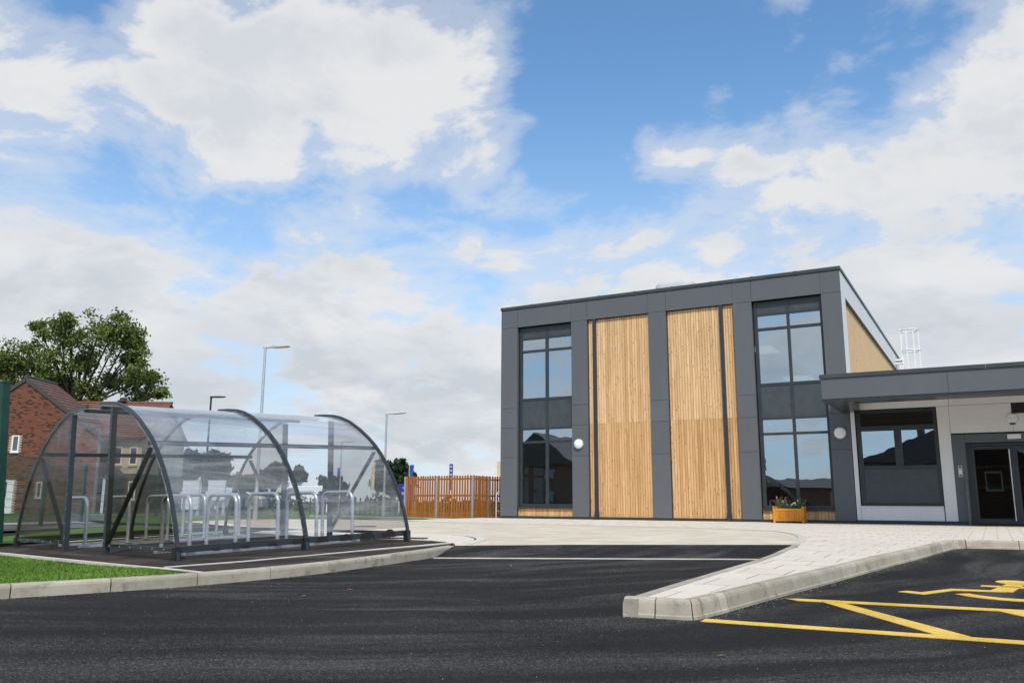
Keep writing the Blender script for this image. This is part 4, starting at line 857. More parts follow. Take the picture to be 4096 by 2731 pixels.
def plant(cx, cy, h, k, col, nfl, lb, sp=.09, seeds=0):
    r = empty('flowering_plant', (cx, cy, pz+.37), lb, 'plant', 'plants in the timber planter'); st, lf = B(), B()
    tips = []
    for i in range(k):
        a = rp.uniform(0, 2*PI); rr = rp.uniform(0, sp*.5); hh = h*rp.uniform(.55, 1.0); s = rp.uniform(.3, 1.1)*sp*1.3
        p0 = Vector((cx+rr*math.cos(a), cy+rr*math.sin(a), pz+.36)); p1 = p0+Vector((s*.45*math.cos(a), s*.45*math.sin(a), hh*.6)); p2 = p0+Vector((s*math.cos(a), s*math.sin(a), hh)); st.tube([p0, p1, p2], [.005, .004, .003], 4); tips.append(p2)
        for j in range(9):
            t = rp.uniform(.05, .75); q = p0.lerp(p2, t); dr_ = Vector((rp.uniform(-1, 1), rp.uniform(-1, 1), rp.uniform(.1, 1))).normalized(); L = rp.uniform(.04, .085); wv_ = dr_.orthogonal().normalized()*.008
            lf.tri(q-wv_, q+wv_, q+dr_*L)
    obj('stems', st, 'stem', r); obj('foliage', lf, 'leaf_plant', r)
    for i, p in enumerate(tips):
        if i < nfl:
            fb = B(); c = col[i % len(col)]
            for j in range(6):
                a = 2*PI*j/6; u = Vector((math.cos(a), -.35, math.sin(a))).normalized(); v = u.cross(Vector((0, 1, 0))).normalized()
                fb.tri(p, p+u*.016+v*.011, p+u*.028, p+u*.016-v*.011)
            obj('flower', fb, c, r)
        elif i < nfl+seeds: obj('seed_head', B().dome(p, (0, 0, 1), .012, .02, 6, 3), 'seed_head', r)
plant(-5.63, 26.46, .42, 30, ['petal_pink', 'petal_purple'], 3, 'tall pink flowering plant at the left of the planter', .12, 14)
plant(-5.37, 26.44, .26, 22, ['petal_white', 'petal_white', 'petal_white', 'petal_purple'], 9, 'low white flowering plant in the middle of the planter', .13, 3)
plant(-5.10, 26.48, .40, 20, ['petal_white'], 1, 'sparse tall plant gone to seed at the right of the planter', .10, 9)
# steel hoop barrier by the left corner
hb = empty('hoop_barrier', (-16.56, 28.4, .3), 'grey steel hoop barrier at the left corner of the building', 'barrier')
pts = [(0, .0), (0, .35), (0, .7), (0, .85)]+[(.17-.17*math.cos(PI/2*i/6), .85+.17*math.sin(PI/2*i/6)) for i in range(1, 7)]+[(1.03+.17*math.sin(PI/2*i/6), .85+.17*math.cos(PI/2*i/6)) for i in range(7)]+[(1.2, .5), (1.2, 0)]
HBm = lambda p: Vector((-16.58+p[0]*.30, 28.0+p[0]*.95, .30+p[1]))
obj('hoop', B().tube([HBm(p) for p in pts], .028, 10), 'rim_grey', hb, smooth='auto')
for z in (.30, .66): obj('rail', B().tube([HBm((0, z)), HBm((1.2, z))], .022, 8), 'rim_grey', hb)
def ground_at(px, py, off=0.0):
    o = Vector((0, 0, CAM_Z)); d = at(px, py, 1.0)-o; t = 10.0
    for _ in range(60):
        p = o+d*t; t = (zr(p.y)+off-CAM_Z)/d.z*.5+t*.5
    p = o+d*t; return Vector((p.x, p.y, zr(p.y)+off))
# slot drains in the apron
for (a, b_, lb) in (((1500, 2151), (1706, 2153), 'dark iron slot drain in the pale paving just beyond the shelter'), ((1408, 2105), (1500, 2104), 'dark iron slot drain further off across the concrete apron')):
    p, q = ground_at(*a, PAVE), ground_at(*b_, PAVE); t = (q-p).normalized(); nn = Vector((-t.y, t.x, 0))*.14
    r = empty('slot_drain', (p+q)/2, lb, 'drain'); k = 14
    obj('frame', B().prism([(v.x, v.y) for v in (p-nn, q-nn, q+nn, p+nn)], lambda v, z: (v[0], v[1], zr(v[1])+PAVE+z), -.01, .006), 'grate_iron', r)
    for i in range(k):
        c = p.lerp(q, (i+.5)/k); obj('grate_bar', B().bar(c-nn*.9+Vector((0, 0, .011)), c+nn*.9+Vector((0, 0, .011)), .03, .008), 'black_coat', r)
# ------------------------------------------------------------------ orange picket fence
FP = [at(1618, 2070, 36.4), at(1746, 2074, 35.2), at(1890, 2079, 34.0), at(1950, 2078, 35.6), at(2045, 2078, 36.6)]
for p in FP: p.z = .22
pf_ = empty('picket_fence', FP[2], 'orange stained timber picket fence on steel posts left of the building', 'fence')
for p in FP[:4]: obj('post', B().box(p.x-.04, p.x+.04, p.y-.04, p.y+.04, .1, 2.02), 'galvanised', pf_, bevel=.004)
rf = random.Random(5)
for i, (p, q) in enumerate(zip(FP, FP[1:])):
    t = (q-p).normalized(); L = (q-p).length; up = Vector((0, 0, 1)); nn = t.cross(up)
    for h in (.18, .98, 1.66): obj('rail', B().bar(p+t*.05+up*h-nn*.03, q-t*.05+up*h-nn*.03, .035, .075), 'fence_wood', pf_)
    k = max(4, round((L-.1)/.142)); st = (L-.1)/k
    for j in range(k):
        c = p+t*(.05+(j+.5)*st)+nn*(.012+rf.uniform(-.004, .004)); dz = rf.uniform(-.012, .012)
        obj('picket', B().bar(c+up*.06, c+up*(1.80+dz)+t*rf.uniform(-.008, .008), .090, .02, up=nn), 'fence_wood', pf_)
# ------------------------------------------------------------------ lamp columns
def lamp(base, top, r0, m, arm, lb, head='bar', hl=.75):
    r = empty('lamp_column', base, lb, 'street lamp'); b = Vector(base); h = top-b.z
    if r0 > .05: obj('shaft', B().tube([b, b+Vector((0, 0, 1.05))], r0, 14), m, r, smooth='auto'); obj('shoulder', B().tube([b+Vector((0, 0, 1.05)), b+Vector((0, 0, 1.2))], [r0, r0*.62], 14), m, r, smooth='auto')
    obj('column', B().tube([b+Vector((0, 0, 1.15 if r0 > .05 else 0)), b+Vector((0, 0, h))], [r0*.62, r0*.5], 12), m, r, smooth='auto')
    a = Vector(arm).normalized(); e = b+Vector((0, 0, h)); u = Vector((0, 0, 1))
    mm = 'black_coat' if m == 'black_coat' else 'rim_grey'
    obj('bracket', B().bar(e-a*.08, e+a*.36+u*.02, .10, .11), mm, r, bevel=.02)
    hd = obj('lantern', B().prism([(.30, -.04), (hl+.05, -.015), (hl+.10, .01), (hl+.04, .045), (.30, .06)], lambda p, t: e+a*p[0]+u*p[1]+a.cross(u)*t, -.13, .13), mm, r, bevel=.012)
    obj('lens', B().prism([(.42, -.045), (hl, -.03), (hl, -.02), (.42, -.035)], lambda p, t: e+a*p[0]+u*p[1]+a.cross(u)*t, -.09, .09), 'lamp_opal', hd)
AR = _r.copy()
lamp(at(1018, 2100, 27), at(1051, 1362, 27).z, .085, 'galvanised', AR+Vector((.1, -.1, .0)), 'tall galvanised street lamp rising behind the cycle shelter')
lamp(at(1533, 2078, 38), at(1545, 1645, 38).z, .085, 'galvanised', AR+Vector((0, 0, .04)), 'galvanised street lamp just right of the cycle shelter', hl=.8)
bl = at(812, 2040, 50); bl.z = .1; lamp(bl, at(825, 1577, 50).z, .11, 'black_coat', AR+Vector((.0, .5, .06)), 'black street lamp behind the left part of the shelter')
bl = at(1356, 2035, 70); bl.z = .1; lamp(bl, at(1366, 1763, 70).z, .09, 'galvanised', AR, 'thin distant street lamp seen through the right shelter bay', hl=.9)
# ------------------------------------------------------------------ green mesh fence and tall green post
gpst = empty('green_post', at(-14, 2200, 14.5), 'tall dark green steel post cut by the left edge of the picture', 'post')
pb, pt_ = at(-14, 2200, 14.5), at(20, 1530, 14.5); pb.z = .1
obj('post', B().bar(pb, pt_, .13, .13), 'green_coat', gpst, bevel=.006); obj('cap', B().bar(pt_-Vector((0, 0, .005)), pt_+Vector((0, 0, .02)), .14, .14), 'green_coat', gpst)
for z in (.5, 1.2, 1.9, 2.6): obj('clip', B().box(pb.x-.09, pb.x+.02, pb.y-.09, pb.y-.05, z, z+.05), 'black_coat', gpst)
GF = [Vector((-19.0, 8.9, .1)), Vector((-21.8, 12, .08)), Vector((-24.75, 15.2, .02)), Vector((-27.5, 18.3, 0)), Vector((-28.9, 22.4, .05)), Vector((-29.85, 25.4, .1)), Vector((-30.2, 27.6, .1))]
mf = empty('mesh_fence', GF[2], 'green welded-mesh fence behind the cycle shelter', 'fence')
for p in GF: obj('post', B().box(p.x-.045, p.x+.045, p.y-.045, p.y+.045, p.z-.1, p.z+2.16), 'green_coat', mf)
for p, q in zip(GF, GF[1:]):
    b = B(); L = (q-p).length; t = (q-p)/L; k = int(L/.055)
    for i in range(1, k): c = p+t*(L*i/k); b.bar(c+Vector((0, 0, .05)), c+Vector((0, 0, 2.08)), .005, .005)
    for z in [.08+.2*i for i in range(11)]: b.bar(p+Vector((0, 0, z)), q+Vector((0, 0, z)), .009, .009)
    tag(obj('wire_mesh', b, 'green_coat', mf), kind='stuff')
gt = empty('mesh_gate', at(970, 2012, 38), 'green framed mesh gate seen through the middle of the shelter', 'gate')
for x0, x1 in ((930, 958), (972, 1018)):
    a, c = at(x0, 2040, 38), at(x1, 2040, 38); a.z = c.z = .1
    for z0 in (a, c): obj('upright', B().box(z0.x-.045, z0.x+.045, z0.y-.045, z0.y+.045, .0, at(x0, 1895, 38).z), 'green_coat', gt)
    for h in (.25, 1.2, at(x0, 1897, 38).z): obj('rail', B().bar(Vector((a.x, a.y, h)), Vector((c.x, c.y, h)), .05, .05), 'green_coat', gt)
    b = B(); L = (c-a).length
    for i in range(1, int(L/.06)): q = a.lerp(c, i/int(L/.06)); b.bar(Vector((q.x, q.y, .25)), Vector((q.x, q.y, 2.1)), .006, .006)
    tag(obj('wire_mesh', b, 'green_coat', gt), kind='stuff')
# ------------------------------------------------------------------ text helper
def text(s, size, m, origin, right, up, parent, name='lettering', depth=.004):
    cu = bpy.data.curves.new('t', 'FONT'); cu.body = s; cu.size = size; cu.extrude = depth; cu.resolution_u = 2; cu.align_x = 'LEFT'
    to = bpy.data.objects.new('t', cu); me = bpy.data.meshes.new_from_object(to); bpy.data.objects.remove(to); bpy.data.curves.remove(cu)
    right, up = Vector(right).normalized(), Vector(up).normalized(); nn = right.cross(up)
    b = B(); b.v = [tuple(Vector(origin)+right*v.co.x+up*v.co.y+nn*v.co.z) for v in me.vertices]; b.f = [tuple(p.vertices) for p in me.polygons]
    bpy.data.meshes.remove(me); return obj(name, b, m, parent)
UPZ = Vector((0, 0, 1))
# ------------------------------------------------------------------ flags and signs on the far side
def star(c, r, right):
    return [tuple(c+right*(r*(1 if i % 2 == 0 else .42)*math.sin(2*PI*i/10))+UPZ*(r*(1 if i % 2 == 0 else .42)*math.cos(2*PI*i/10))) for i in range(10)]
def flag(px, py, d, wd, ln, m, lb, stars=0, txt=None, lean=0.0):
    base = at(px, 2030, d); base.z = .1; top = at(px, py-12, d).z
    r = empty('banner_flag', base, lb, 'flag', 'advertising banner flags'); obj('pole', B().tube([base, Vector((base.x, base.y, top))], [.035, .025], 8), 'white_coat', r, smooth='auto')
    z1 = at(px, py, d).z; b = B(); k = 8; secs = []
    for i in range(k+1):
        t = i/k; z = z1-ln*t; o = base+AR*(.10-lean*t); o = Vector((o.x, o.y, z)); wv = math.sin(t*5)*.03; nn = _f.cross(UPZ).cross(UPZ)
        w_ = wd*(1-.35*t if lean else 1-.08*t); f3 = Vector((_f.x, _f.y, 0)).normalized()
        secs.append([o+f3*wv, o+AR*w_+f3*(wv+.03), o+AR*w_+f3*(wv+.045), o+f3*(wv+.015)])
    b.strip(secs); fo = obj('banner', b, m, r)
    fr = Vector((base.x, base.y, 0))+AR*(.10+wd*.48)-Vector((_f.x, _f.y, 0)).normalized()*.05
    for i in range(stars): c = Vector((fr.x, fr.y, z1-.30-i*.42)); obj('star', B().tri(*star(c, .15, AR)[::-1]), 'star_cream', r)
    if txt: text(txt, .20, 'white_coat', Vector((fr.x, fr.y, z1-ln*.95)), UPZ, -AR, r)
flag(1633, 1857, 90, .42, 2.6, 'flag_blue', 'tapering blue banner flag in front of the dark oak', lean=.12, txt='now open')
flag(1791, 1853, 90, .40, 2.8, 'flag_blue', 'blue banner flag with cream stars above the picket fence', stars=4)
flag(1982, 1843, 75, .34, 2.6, 'flag_cream', 'cream banner flag with white lettering beside the building corner', txt='your new home')
flag(1340, 1868, 85, .36, 2.4, 'flag_blue', 'blue banner flag seen through the right shelter bay', lean=.15)
flag(1477, 1867, 80, .32, 2.2, 'flag_cream', 'cream banner flag seen through the right shelter bay')
def board(px0, px1, py0, py1, d, m, lb, lines, legs='white_coat', name='sign_board', cat='sign'):
    c = at((px0+px1)/2, py1, d); r = empty(name, (c.x, c.y, .1), lb, cat); a, e = at(px0, py1, d), at(px1, py0, d); z0, z1 = a.z, e.z
    p0, p1 = Vector((a.x, a.y, 0)), Vector((e.x, e.y, 0)); t = (p1-p0).normalized(); f3 = t.cross(UPZ)
    q = [(p0-f3*.03), (p1-f3*.03), (p1+f3*.03), (p0+f3*.03)]
    obj('panel', B().prism([(v.x, v.y) for v in q], lambda v, z: (v[0], v[1], z), z0, z1), m, r)
    for s in (.08, .92): g3 = p0.lerp(p1, s)-f3*.08; obj('leg', B().box(g3.x-.05, g3.x+.05, g3.y-.05, g3.y+.05, .0, z1), legs, r)
    for i, (tx, sz) in enumerate(lines): o = p0.lerp(p1, .12)+f3*.045; text(tx, sz, 'white_coat', Vector((o.x, o.y, z1-.16-sz*.8-i*(sz*1.7))), t, UPZ, r)
    return r
board(1592, 1660, 1934, 1998, 58, 'sign_blue', 'blue site sign with white lettering at the left end of the picket fence', [('   ers', .20), ('  sse P', .20), ('    eme', .14)])
board(1268, 1312, 1976, 2012, 62, 'sign_blue', 'small blue parking sign seen through the right shelter bay', [('  rking', .30)])
board(725, 800, 1920, 2036, 40, 'hoarding', 'ivory notice board behind the cycle racks, left of two', [], 'rim_grey', 'notice_board', 'notice board'); board(829, 903, 1920, 2000, 41, 'van_white', 'white notice board behind the cycle racks, right of two', [], 'rim_grey', 'notice_board', 'notice board')
board(1135, 1284, 1928, 1985, 84, 'hoarding', 'long pale hoarding behind the parked van', [], 'rim_grey', 'site_hoarding', 'hoarding')
# ------------------------------------------------------------------ parked van and car beyond the fence
def wheel(r, c, ax, rad, wd):
    w_ = obj('wheel', B().tube([Vector(c)-ax*wd/2, Vector(c)+ax*wd/2], rad, 18), 'tyre', r, smooth='auto'); obj('rim', B().tube([Vector(c)-ax*(wd/2+.01), Vector(c)+ax*(wd/2+.01)], rad*.6, 14), 'rim_grey', w_, smooth='auto')
def vehicle(name, px, py, d, prof, glass, wheels, L, wd, m, lb, cat, ang=0.0):
    o = at(px, py, d); o.z = zr(o.y)-.05; R = Matrix.Translation(o) @ Matrix.Rotation(-YAW+ang, 4, 'Z'); r = empty(name, o, lb, cat); F = lambda x, y, z: R @ Vector((x, y, z))
    obj('body', B().prism(prof, lambda p, t: F(p[0], t, p[1]), -wd/2, wd/2), m, r, bevel=.05)
    for q in glass: obj('window', B().prism(q, lambda p, t: F(p[0], t, p[1]), -wd/2-.012, -wd/2+.02), 'house_glass', r)
    ax = (R.to_3x3() @ Vector((0, 1, 0)))
    for x, rad in wheels:
        for s in (-1, 1): wheel(r, F(x, s*(wd/2-.08), rad), ax, rad, .2)
    obj('headlight', B().prism([(.02, .75), (.22, .78), (.20, .92), (.06, .90)], lambda p, t: F(p[0], t, p[1]), -wd/2-.01, -wd/2+.3), 'lamp_opal', r)
    obj('bumper', B().prism([(-.04, .35), (.25, .33), (.25, .52), (-.02, .52)], lambda p, t: F(p[0], t, p[1]), -wd/2-.01, wd/2+.01), 'black_coat', r)
vehicle('parked_van', 1090, 2030, 80, [(0, .35), (0, .95), (.15, 1.05), (.95, 1.2), (1.55, 2.05), (1.8, 2.2), (5.0, 2.2), (5.1, 2.0), (5.1, .35)], [[(1.05, 1.25), (1.62, 2.0), (2.35, 2.0), (2.35, 1.25)]], ((.95, .33), (4.1, .33)), 5.1, 1.9, 'van_white', 'white panel van parked beyond the fence, nose to the left', 'van')
vehicle('parked_car', 838, 2038, 62, [(0, .3), (0, .72), (.9, .88), (1.55, 1.38), (2.9, 1.44), (3.7, 1.1), (4.1, .98), (4.15, .3)], [[(1.15, .92), (1.62, 1.32), (2.2, 1.35), (2.2, .93)], [(2.28, .93), (2.28, 1.35), (2.85, 1.36), (3.4, 1.05), (3.4, .95)]], ((.8, .3), (3.3, .3)), 4.15, 1.7, 'car_silver', 'silver hatchback parked beyond the green fence', 'car')
# ------------------------------------------------------------------ brick house on the left
HA = Vector((_r.x, _r.y, 0)).normalized(); HF = Vector((-HA.y, HA.x, 0)); HP = Vector((-50.72, 29.28, 0))
def H(s, t, z): return HP+HA*s+HF*t+UPZ*z
def hp(px, py, t=0.0):
    o = Vector((0, 0, CAM_Z)); d = at(px, py, 1)-o; k = (HP+HF*t-o).dot(HF)/d.dot(HF); p = o+d*k; return ((p-HP).dot(HA), p.z)
hs = empty('brick_house', H(0, 4, 0), 'red brick house with a steep gable, behind the left of the shelter', 'house')
S0, S1, ZE, ZP = -4.9, 4.75, 4.75, 8.25
gable = [(S0, 0), (S1, 0), (S1, ZE), (0, ZP), (S0, ZE)]
obj('gable_wall', B().prism(gable, lambda p, t: H(p[0], t, p[1]), .012, .30), 'mortar', hs)
obj('side_wall', B().prism([(S1-.28, .31), (S1, .31), (S1, 3.2), (S1-.28, 3.2)], lambda p, z: H(p[0], p[1], z), 0, ZE), 'mortar', hs)
openings = []
def opening(px0, px1, py0, py1):
    a, b = hp(px0, py1), hp(px1, py0); openings.append((a[0], b[0], a[1], b[1])); return openings[-1]
def house_window(o, bars=1, door=False):
    s0, s1, z0, z1 = o; b = B(); fw = .07
    for q in ((s0, s0+fw, z0, z1), (s1-fw, s1, z0, z1), (s0+fw, s1-fw, z0, z0+fw), (s0+fw, s1-fw, z1-fw, z1)): b.prism([(q[0], q[2]), (q[1], q[2]), (q[1], q[3]), (q[0], q[3])], lambda p, t: H(p[0], t, p[1]), -.03, .08)
    w_ = obj('door' if door else 'window', b, 'white_upvc', hs)
    if door:
        obj('panel', B().prism([(s0+fw, z0+fw), (s1-fw, z0+fw), (s1-fw, z0+.95), (s0+fw, z0+.95)], lambda p, t: H(p[0], t, p[1]), -.01, .05), 'white_upvc', w_); z0 += .9
        obj('panel', B().prism([(s1-.40, z0), (s1-fw, z0), (s1-fw, z1-fw), (s1-.40, z1-fw)], lambda p, t: H(p[0], t, p[1]), -.01, .05), 'white_upvc', w_)
    obj('glass', B().prism([(s0+fw*.9, z0+fw*.9), (s1-fw*.9, z0+fw*.9), (s1-fw*.9, z1-fw*.9), (s0+fw*.9, z1-fw*.9)], lambda p, t: H(p[0], t, p[1]), .005, .015), 'house_glass', w_)
    if not door: obj('sill', B().prism([(s0-.05, z0-.07), (s1+.05, z0-.07), (s1+.05, z0-.005), (s0-.05, z0-.005)], lambda p, t: H(p[0], t, p[1]), -.06, .05), 'white_upvc', w_)
house_window(opening(44, 80, 1741, 1806)); house_window(opening(142, 170, 1927, 1990)); house_window(opening(-42, 58, 1922, 2056), door=True)
house_window((-3.3, -2.3, 3.9, 5.1)); openings.append((-3.3, -2.3, 3.9, 5.1))
bw, bh, jt = .215, .065, .010
bricks = []
r_i = 0; z = .02
while z < ZP-.1:
    s = S0+(0 if r_i % 2 else -.1125)
    while s < S1:
        a, c = max(s, S0), min(s+bw, S1); lim = lambda q: ZE+(ZP-ZE)*(1-abs(q)/4.85)
        if c-a > .05 and z+bh < min(lim(a), lim(c))-.10 and not any(a < o[1] and c > o[0] and z < o[3] and z+bh > o[2] for o in openings): bricks.append((a, c, z))
        s += bw+jt
    z += bh+jt; r_i += 1
def brick_geo(b, a, c, z, dt): b.prism([(a, z), (c, z), (c, z+bh), (a, z+bh)], lambda p, t: H(p[0], t, p[1]), -dt, .013)
vis = [k for k in bricks if 4.9 < k[2] < 8 and -2.6 < k[0] < 3.4]; vis.sort(key=lambda k: abs(k[2]-6.0)+.3*abs(k[0]+.2)); near = set(vis[:300]); rest = B()
for k in bricks:
    if k in near: b = B(); brick_geo(b, *k, rf.uniform(0, .004)); obj('brick', b, 'brick', hs)
    else: brick_geo(rest, *k, rf.uniform(0, .004))
tag(obj('brickwork', rest, 'brick', hs), kind='stuff')
sb_ = B(); z = .02; r_i = 0
while z < ZE-.1:
    t = .32+(.11 if r_i % 2 else 0)
    while t < 2.9: sb_.prism([(t, z), (t+bw, z), (t+bw, z+bh), (t, z+bh)], lambda p, q: H(S1+q, p[0], p[1]), -.002, .006); t += bw+jt
    z += bh+jt; r_i += 1
tag(obj('brickwork', sb_, 'brick', hs), kind='stuff')
# gable roof
pit = (ZP-ZE)/4.85
for sg in (-1, 1):
    e0 = Vector((sg*5.2, ZE-.25)); top = Vector((0, ZP+.02)); k = 17
    rfo = obj('roof', B().prism([(0, ZP-.05), (sg*5.2, ZE-.32), (sg*5.2, ZE-.25), (0, ZP+.02)], lambda p, t: H(p[0], t, p[1]), -.02, 3.3), 'fascia_dark', hs)
    for i in range(k):
        a, c = e0.lerp(top, i/k), e0.lerp(top, (i+1.08)/k); nn = Vector((-(c-a).y, (c-a).x)).normalized(); nn = nn if nn.y > 0 else -nn
        obj('tile_course', B().prism([tuple(a+nn*.03), tuple(a+nn*.055), tuple(c+nn*.025), tuple(c+nn*.003)], lambda p, t: H(p[0], t, p[1]), -.05, 3.35), 'gable_tile', rfo)
    obj('bargeboard', B().bar(H(0, -.06, ZP-.09), H(sg*5.15, -.06, ZE-.28), .05, .22, up=UPZ), 'fascia_dark', hs)
obj('ridge_cap', B().tube([H(0, -.08, ZP+.06), H(0, 3.4, ZP+.06)], .11, 8), 'fascia_dark', hs)
# rendered wing to the right
W0_, W1_, WT, WE, WR = S1+.01, 6.7, 1.6, 4.85, 7.25
wg = empty('rendered_wing', H(5.7, 4, 0), 'cream rendered house wing with a red tiled roof beside the brick gable', 'house')
obj('lower_wall', B().prism([(W0_, WT), (W1_, WT), (W1_, 8.2), (W0_, 8.2)], lambda p, z: H(p[0], p[1], z), 0, 2.55), 'rear_brick', wg); obj('upper_wall', B().prism([(W0_, WT-.03), (W1_+.03, WT-.03), (W1_+.03, 8.23), (W0_, 8.23)], lambda p, z: H(p[0], p[1], z), 2.56, WE), 'render_cream', wg)
obj('gable_end', B().prism([(WT-.03, WE), (8.23, WE), (4.9, WR-.05)], lambda p, s: H(s, p[0], p[1]), W1_-.2, W1_+.03), 'render_cream', wg)
rw = obj('roof', B().prism([(WT-.35, WE-.12), (4.9, WR), (8.5, WE-.12), (8.5, WE-.2), (4.9, WR-.1), (WT-.35, WE-.2)], lambda p, s: H(s, p[0], p[1]), -1.5, W1_+.3), 'fascia_dark', wg)
for i in range(15):
    a, c = Vector((WT-.38, WE-.12)).lerp(Vector((4.9, WR)), i/15), Vector((WT-.38, WE-.12)).lerp(Vector((4.9, WR)), (i+1.1)/15); nn = Vector((-(c-a).y, (c-a).x)).normalized()
    obj('tile_course', B().prism([tuple(a+nn*.03), tuple(a+nn*.06), tuple(c+nn*.028), tuple(c+nn*.004)], lambda p, s: H(s, p[0], p[1]), -1.5, W1_+.33), 'roof_tile', rw)
obj('ridge_cap', B().tube([H(-1.5, 4.9, WR+.05), H(W1_+.33, 4.9, WR+.05)], .1, 8), 'roof_tile', rw)
obj('chimney_cap', B().box(-.3, .3, -.25, .25, 0, .14).box(-.2, .2, -.16, .16, .14, .30).xf(Matrix.Translation(H(3.75, 4.9, WR+.1))), 'fascia_dark', wg, bevel=.03)
obj('gutter', B().tube([H(W0_, WT-.42, WE-.16), H(W1_+.3, WT-.42, WE-.16)], .055, 8), 'fascia_dark', wg)
pr_ = obj('porch', B().prism([(4.9, 2.25), (6.0, 2.25), (5.45, 2.85)], lambda p, t: H(p[0], t, p[1]), WT-1.0, WT-.04), 'fascia_dark', wg); obj('post', B().bar(H(5.0, WT-.9, 0), H(5.0, WT-.9, 2.25), .1, .1), 'white_upvc', pr_)
for s0, s1, z0, z1 in ((5.05, 5.55, 3.1, 4.2), (6.0, 6.5, 3.1, 4.2), (6.1, 6.55, 1.0, 2.1)):
    w_ = obj('window', B().prism([(s0, z0), (s1, z0), (s1, z1), (s0, z1)], lambda p, t: H(p[0], t, p[1]), WT-.07, WT-.035), 'white_upvc', wg); obj('glass', B().prism([(s0+.08, z0+.08), (s1-.08, z0+.08), (s1-.08, z1-.08), (s0+.08, z1-.08)], lambda p, t: H(p[0], t, p[1]), WT-.085, WT-.072), 'house_glass', w_); obj('sill', B().prism([(s0-.05, z0-.1), (s1+.05, z0-.1), (s1+.05, z0-.005), (s0-.05, z0-.005)], lambda p, t: H(p[0], t, p[1]), WT-.12, WT-.03), 'stone_sill', w_)
w_ = obj('front_door', B().prism([(5.15, 0.05), (5.75, .05), (5.75, 2.1), (5.15, 2.1)], lambda p, t: H(p[0], t, p[1]), WT-.05, WT-.005), 'black_coat', wg)
# ------------------------------------------------------------------ houses across the road, behind the viewer: they show in the panes
def rear_house(x0, x1, y, depth, eave, ridge, lb, chim=None, axis='x'):
    r = empty('terraced_house', ((x0+x1)/2, y-depth/2, -.05), lb, 'house', 'houses across the road behind the viewer'); box('wall', 'rear_brick', x0, x1, y-depth, y, -.06, eave, r)
    if axis == 'x': ro = obj('roof', B().prism([(x0-.3, eave-.05), (x1+.3, eave-.05), ((x0+x1)/2, ridge)], lambda p, t: (p[0], t, p[1]), y-depth-.2, y+.25), 'rear_roof', r)
    else: ro = obj('roof', B().prism([(y-depth-.3, eave-.05), (y+.3, eave-.05), (y-depth/2, ridge)], lambda p, t: (t, p[0], p[1]), x0-.25, x1+.25), 'rear_roof', r)
    if chim: box('chimney', 'rear_brick', chim-.4, chim+.4, y-depth/2-.4, y-depth/2+.4, ridge-1.5, ridge+.55, r)
    for i in range(2 if eave > 4.5 else 0):
        for z in (.9, 3.3):
            if z+1.2 < eave: xx = x0+(x1-x0)*(.22+.4*i); w_ = box('window', 'rear_roof', xx, xx+1.2, y, y+.04, z, z+1.2, r); box('glass', 'house_glass', xx+.08, xx+1.12, y+.041, y+.05, z+.08, z+1.12, w_)
rear_house(-10.2, 3.5, -25, 9, 4.4, 7.4, 'brick house across the road mirrored in the entrance wing window', chim=-5.2); rear_house(-18.3, -12.6, -25, 6, 2.5, 3.25, 'low garage block across the road mirrored in the right window', axis='y'); rear_house(-47, -37.5, -25, 9, 4.8, 8.3, 'brick house across the road mirrored in the left window')
rear_house(6, 16, -26, 9, 4.9, 8.0, 'brick house across the road, far end of the row', axis='y'); rear_house(-33, -22, -34, 8, 4.6, 7.4, 'brick house set back across the road', axis='y')
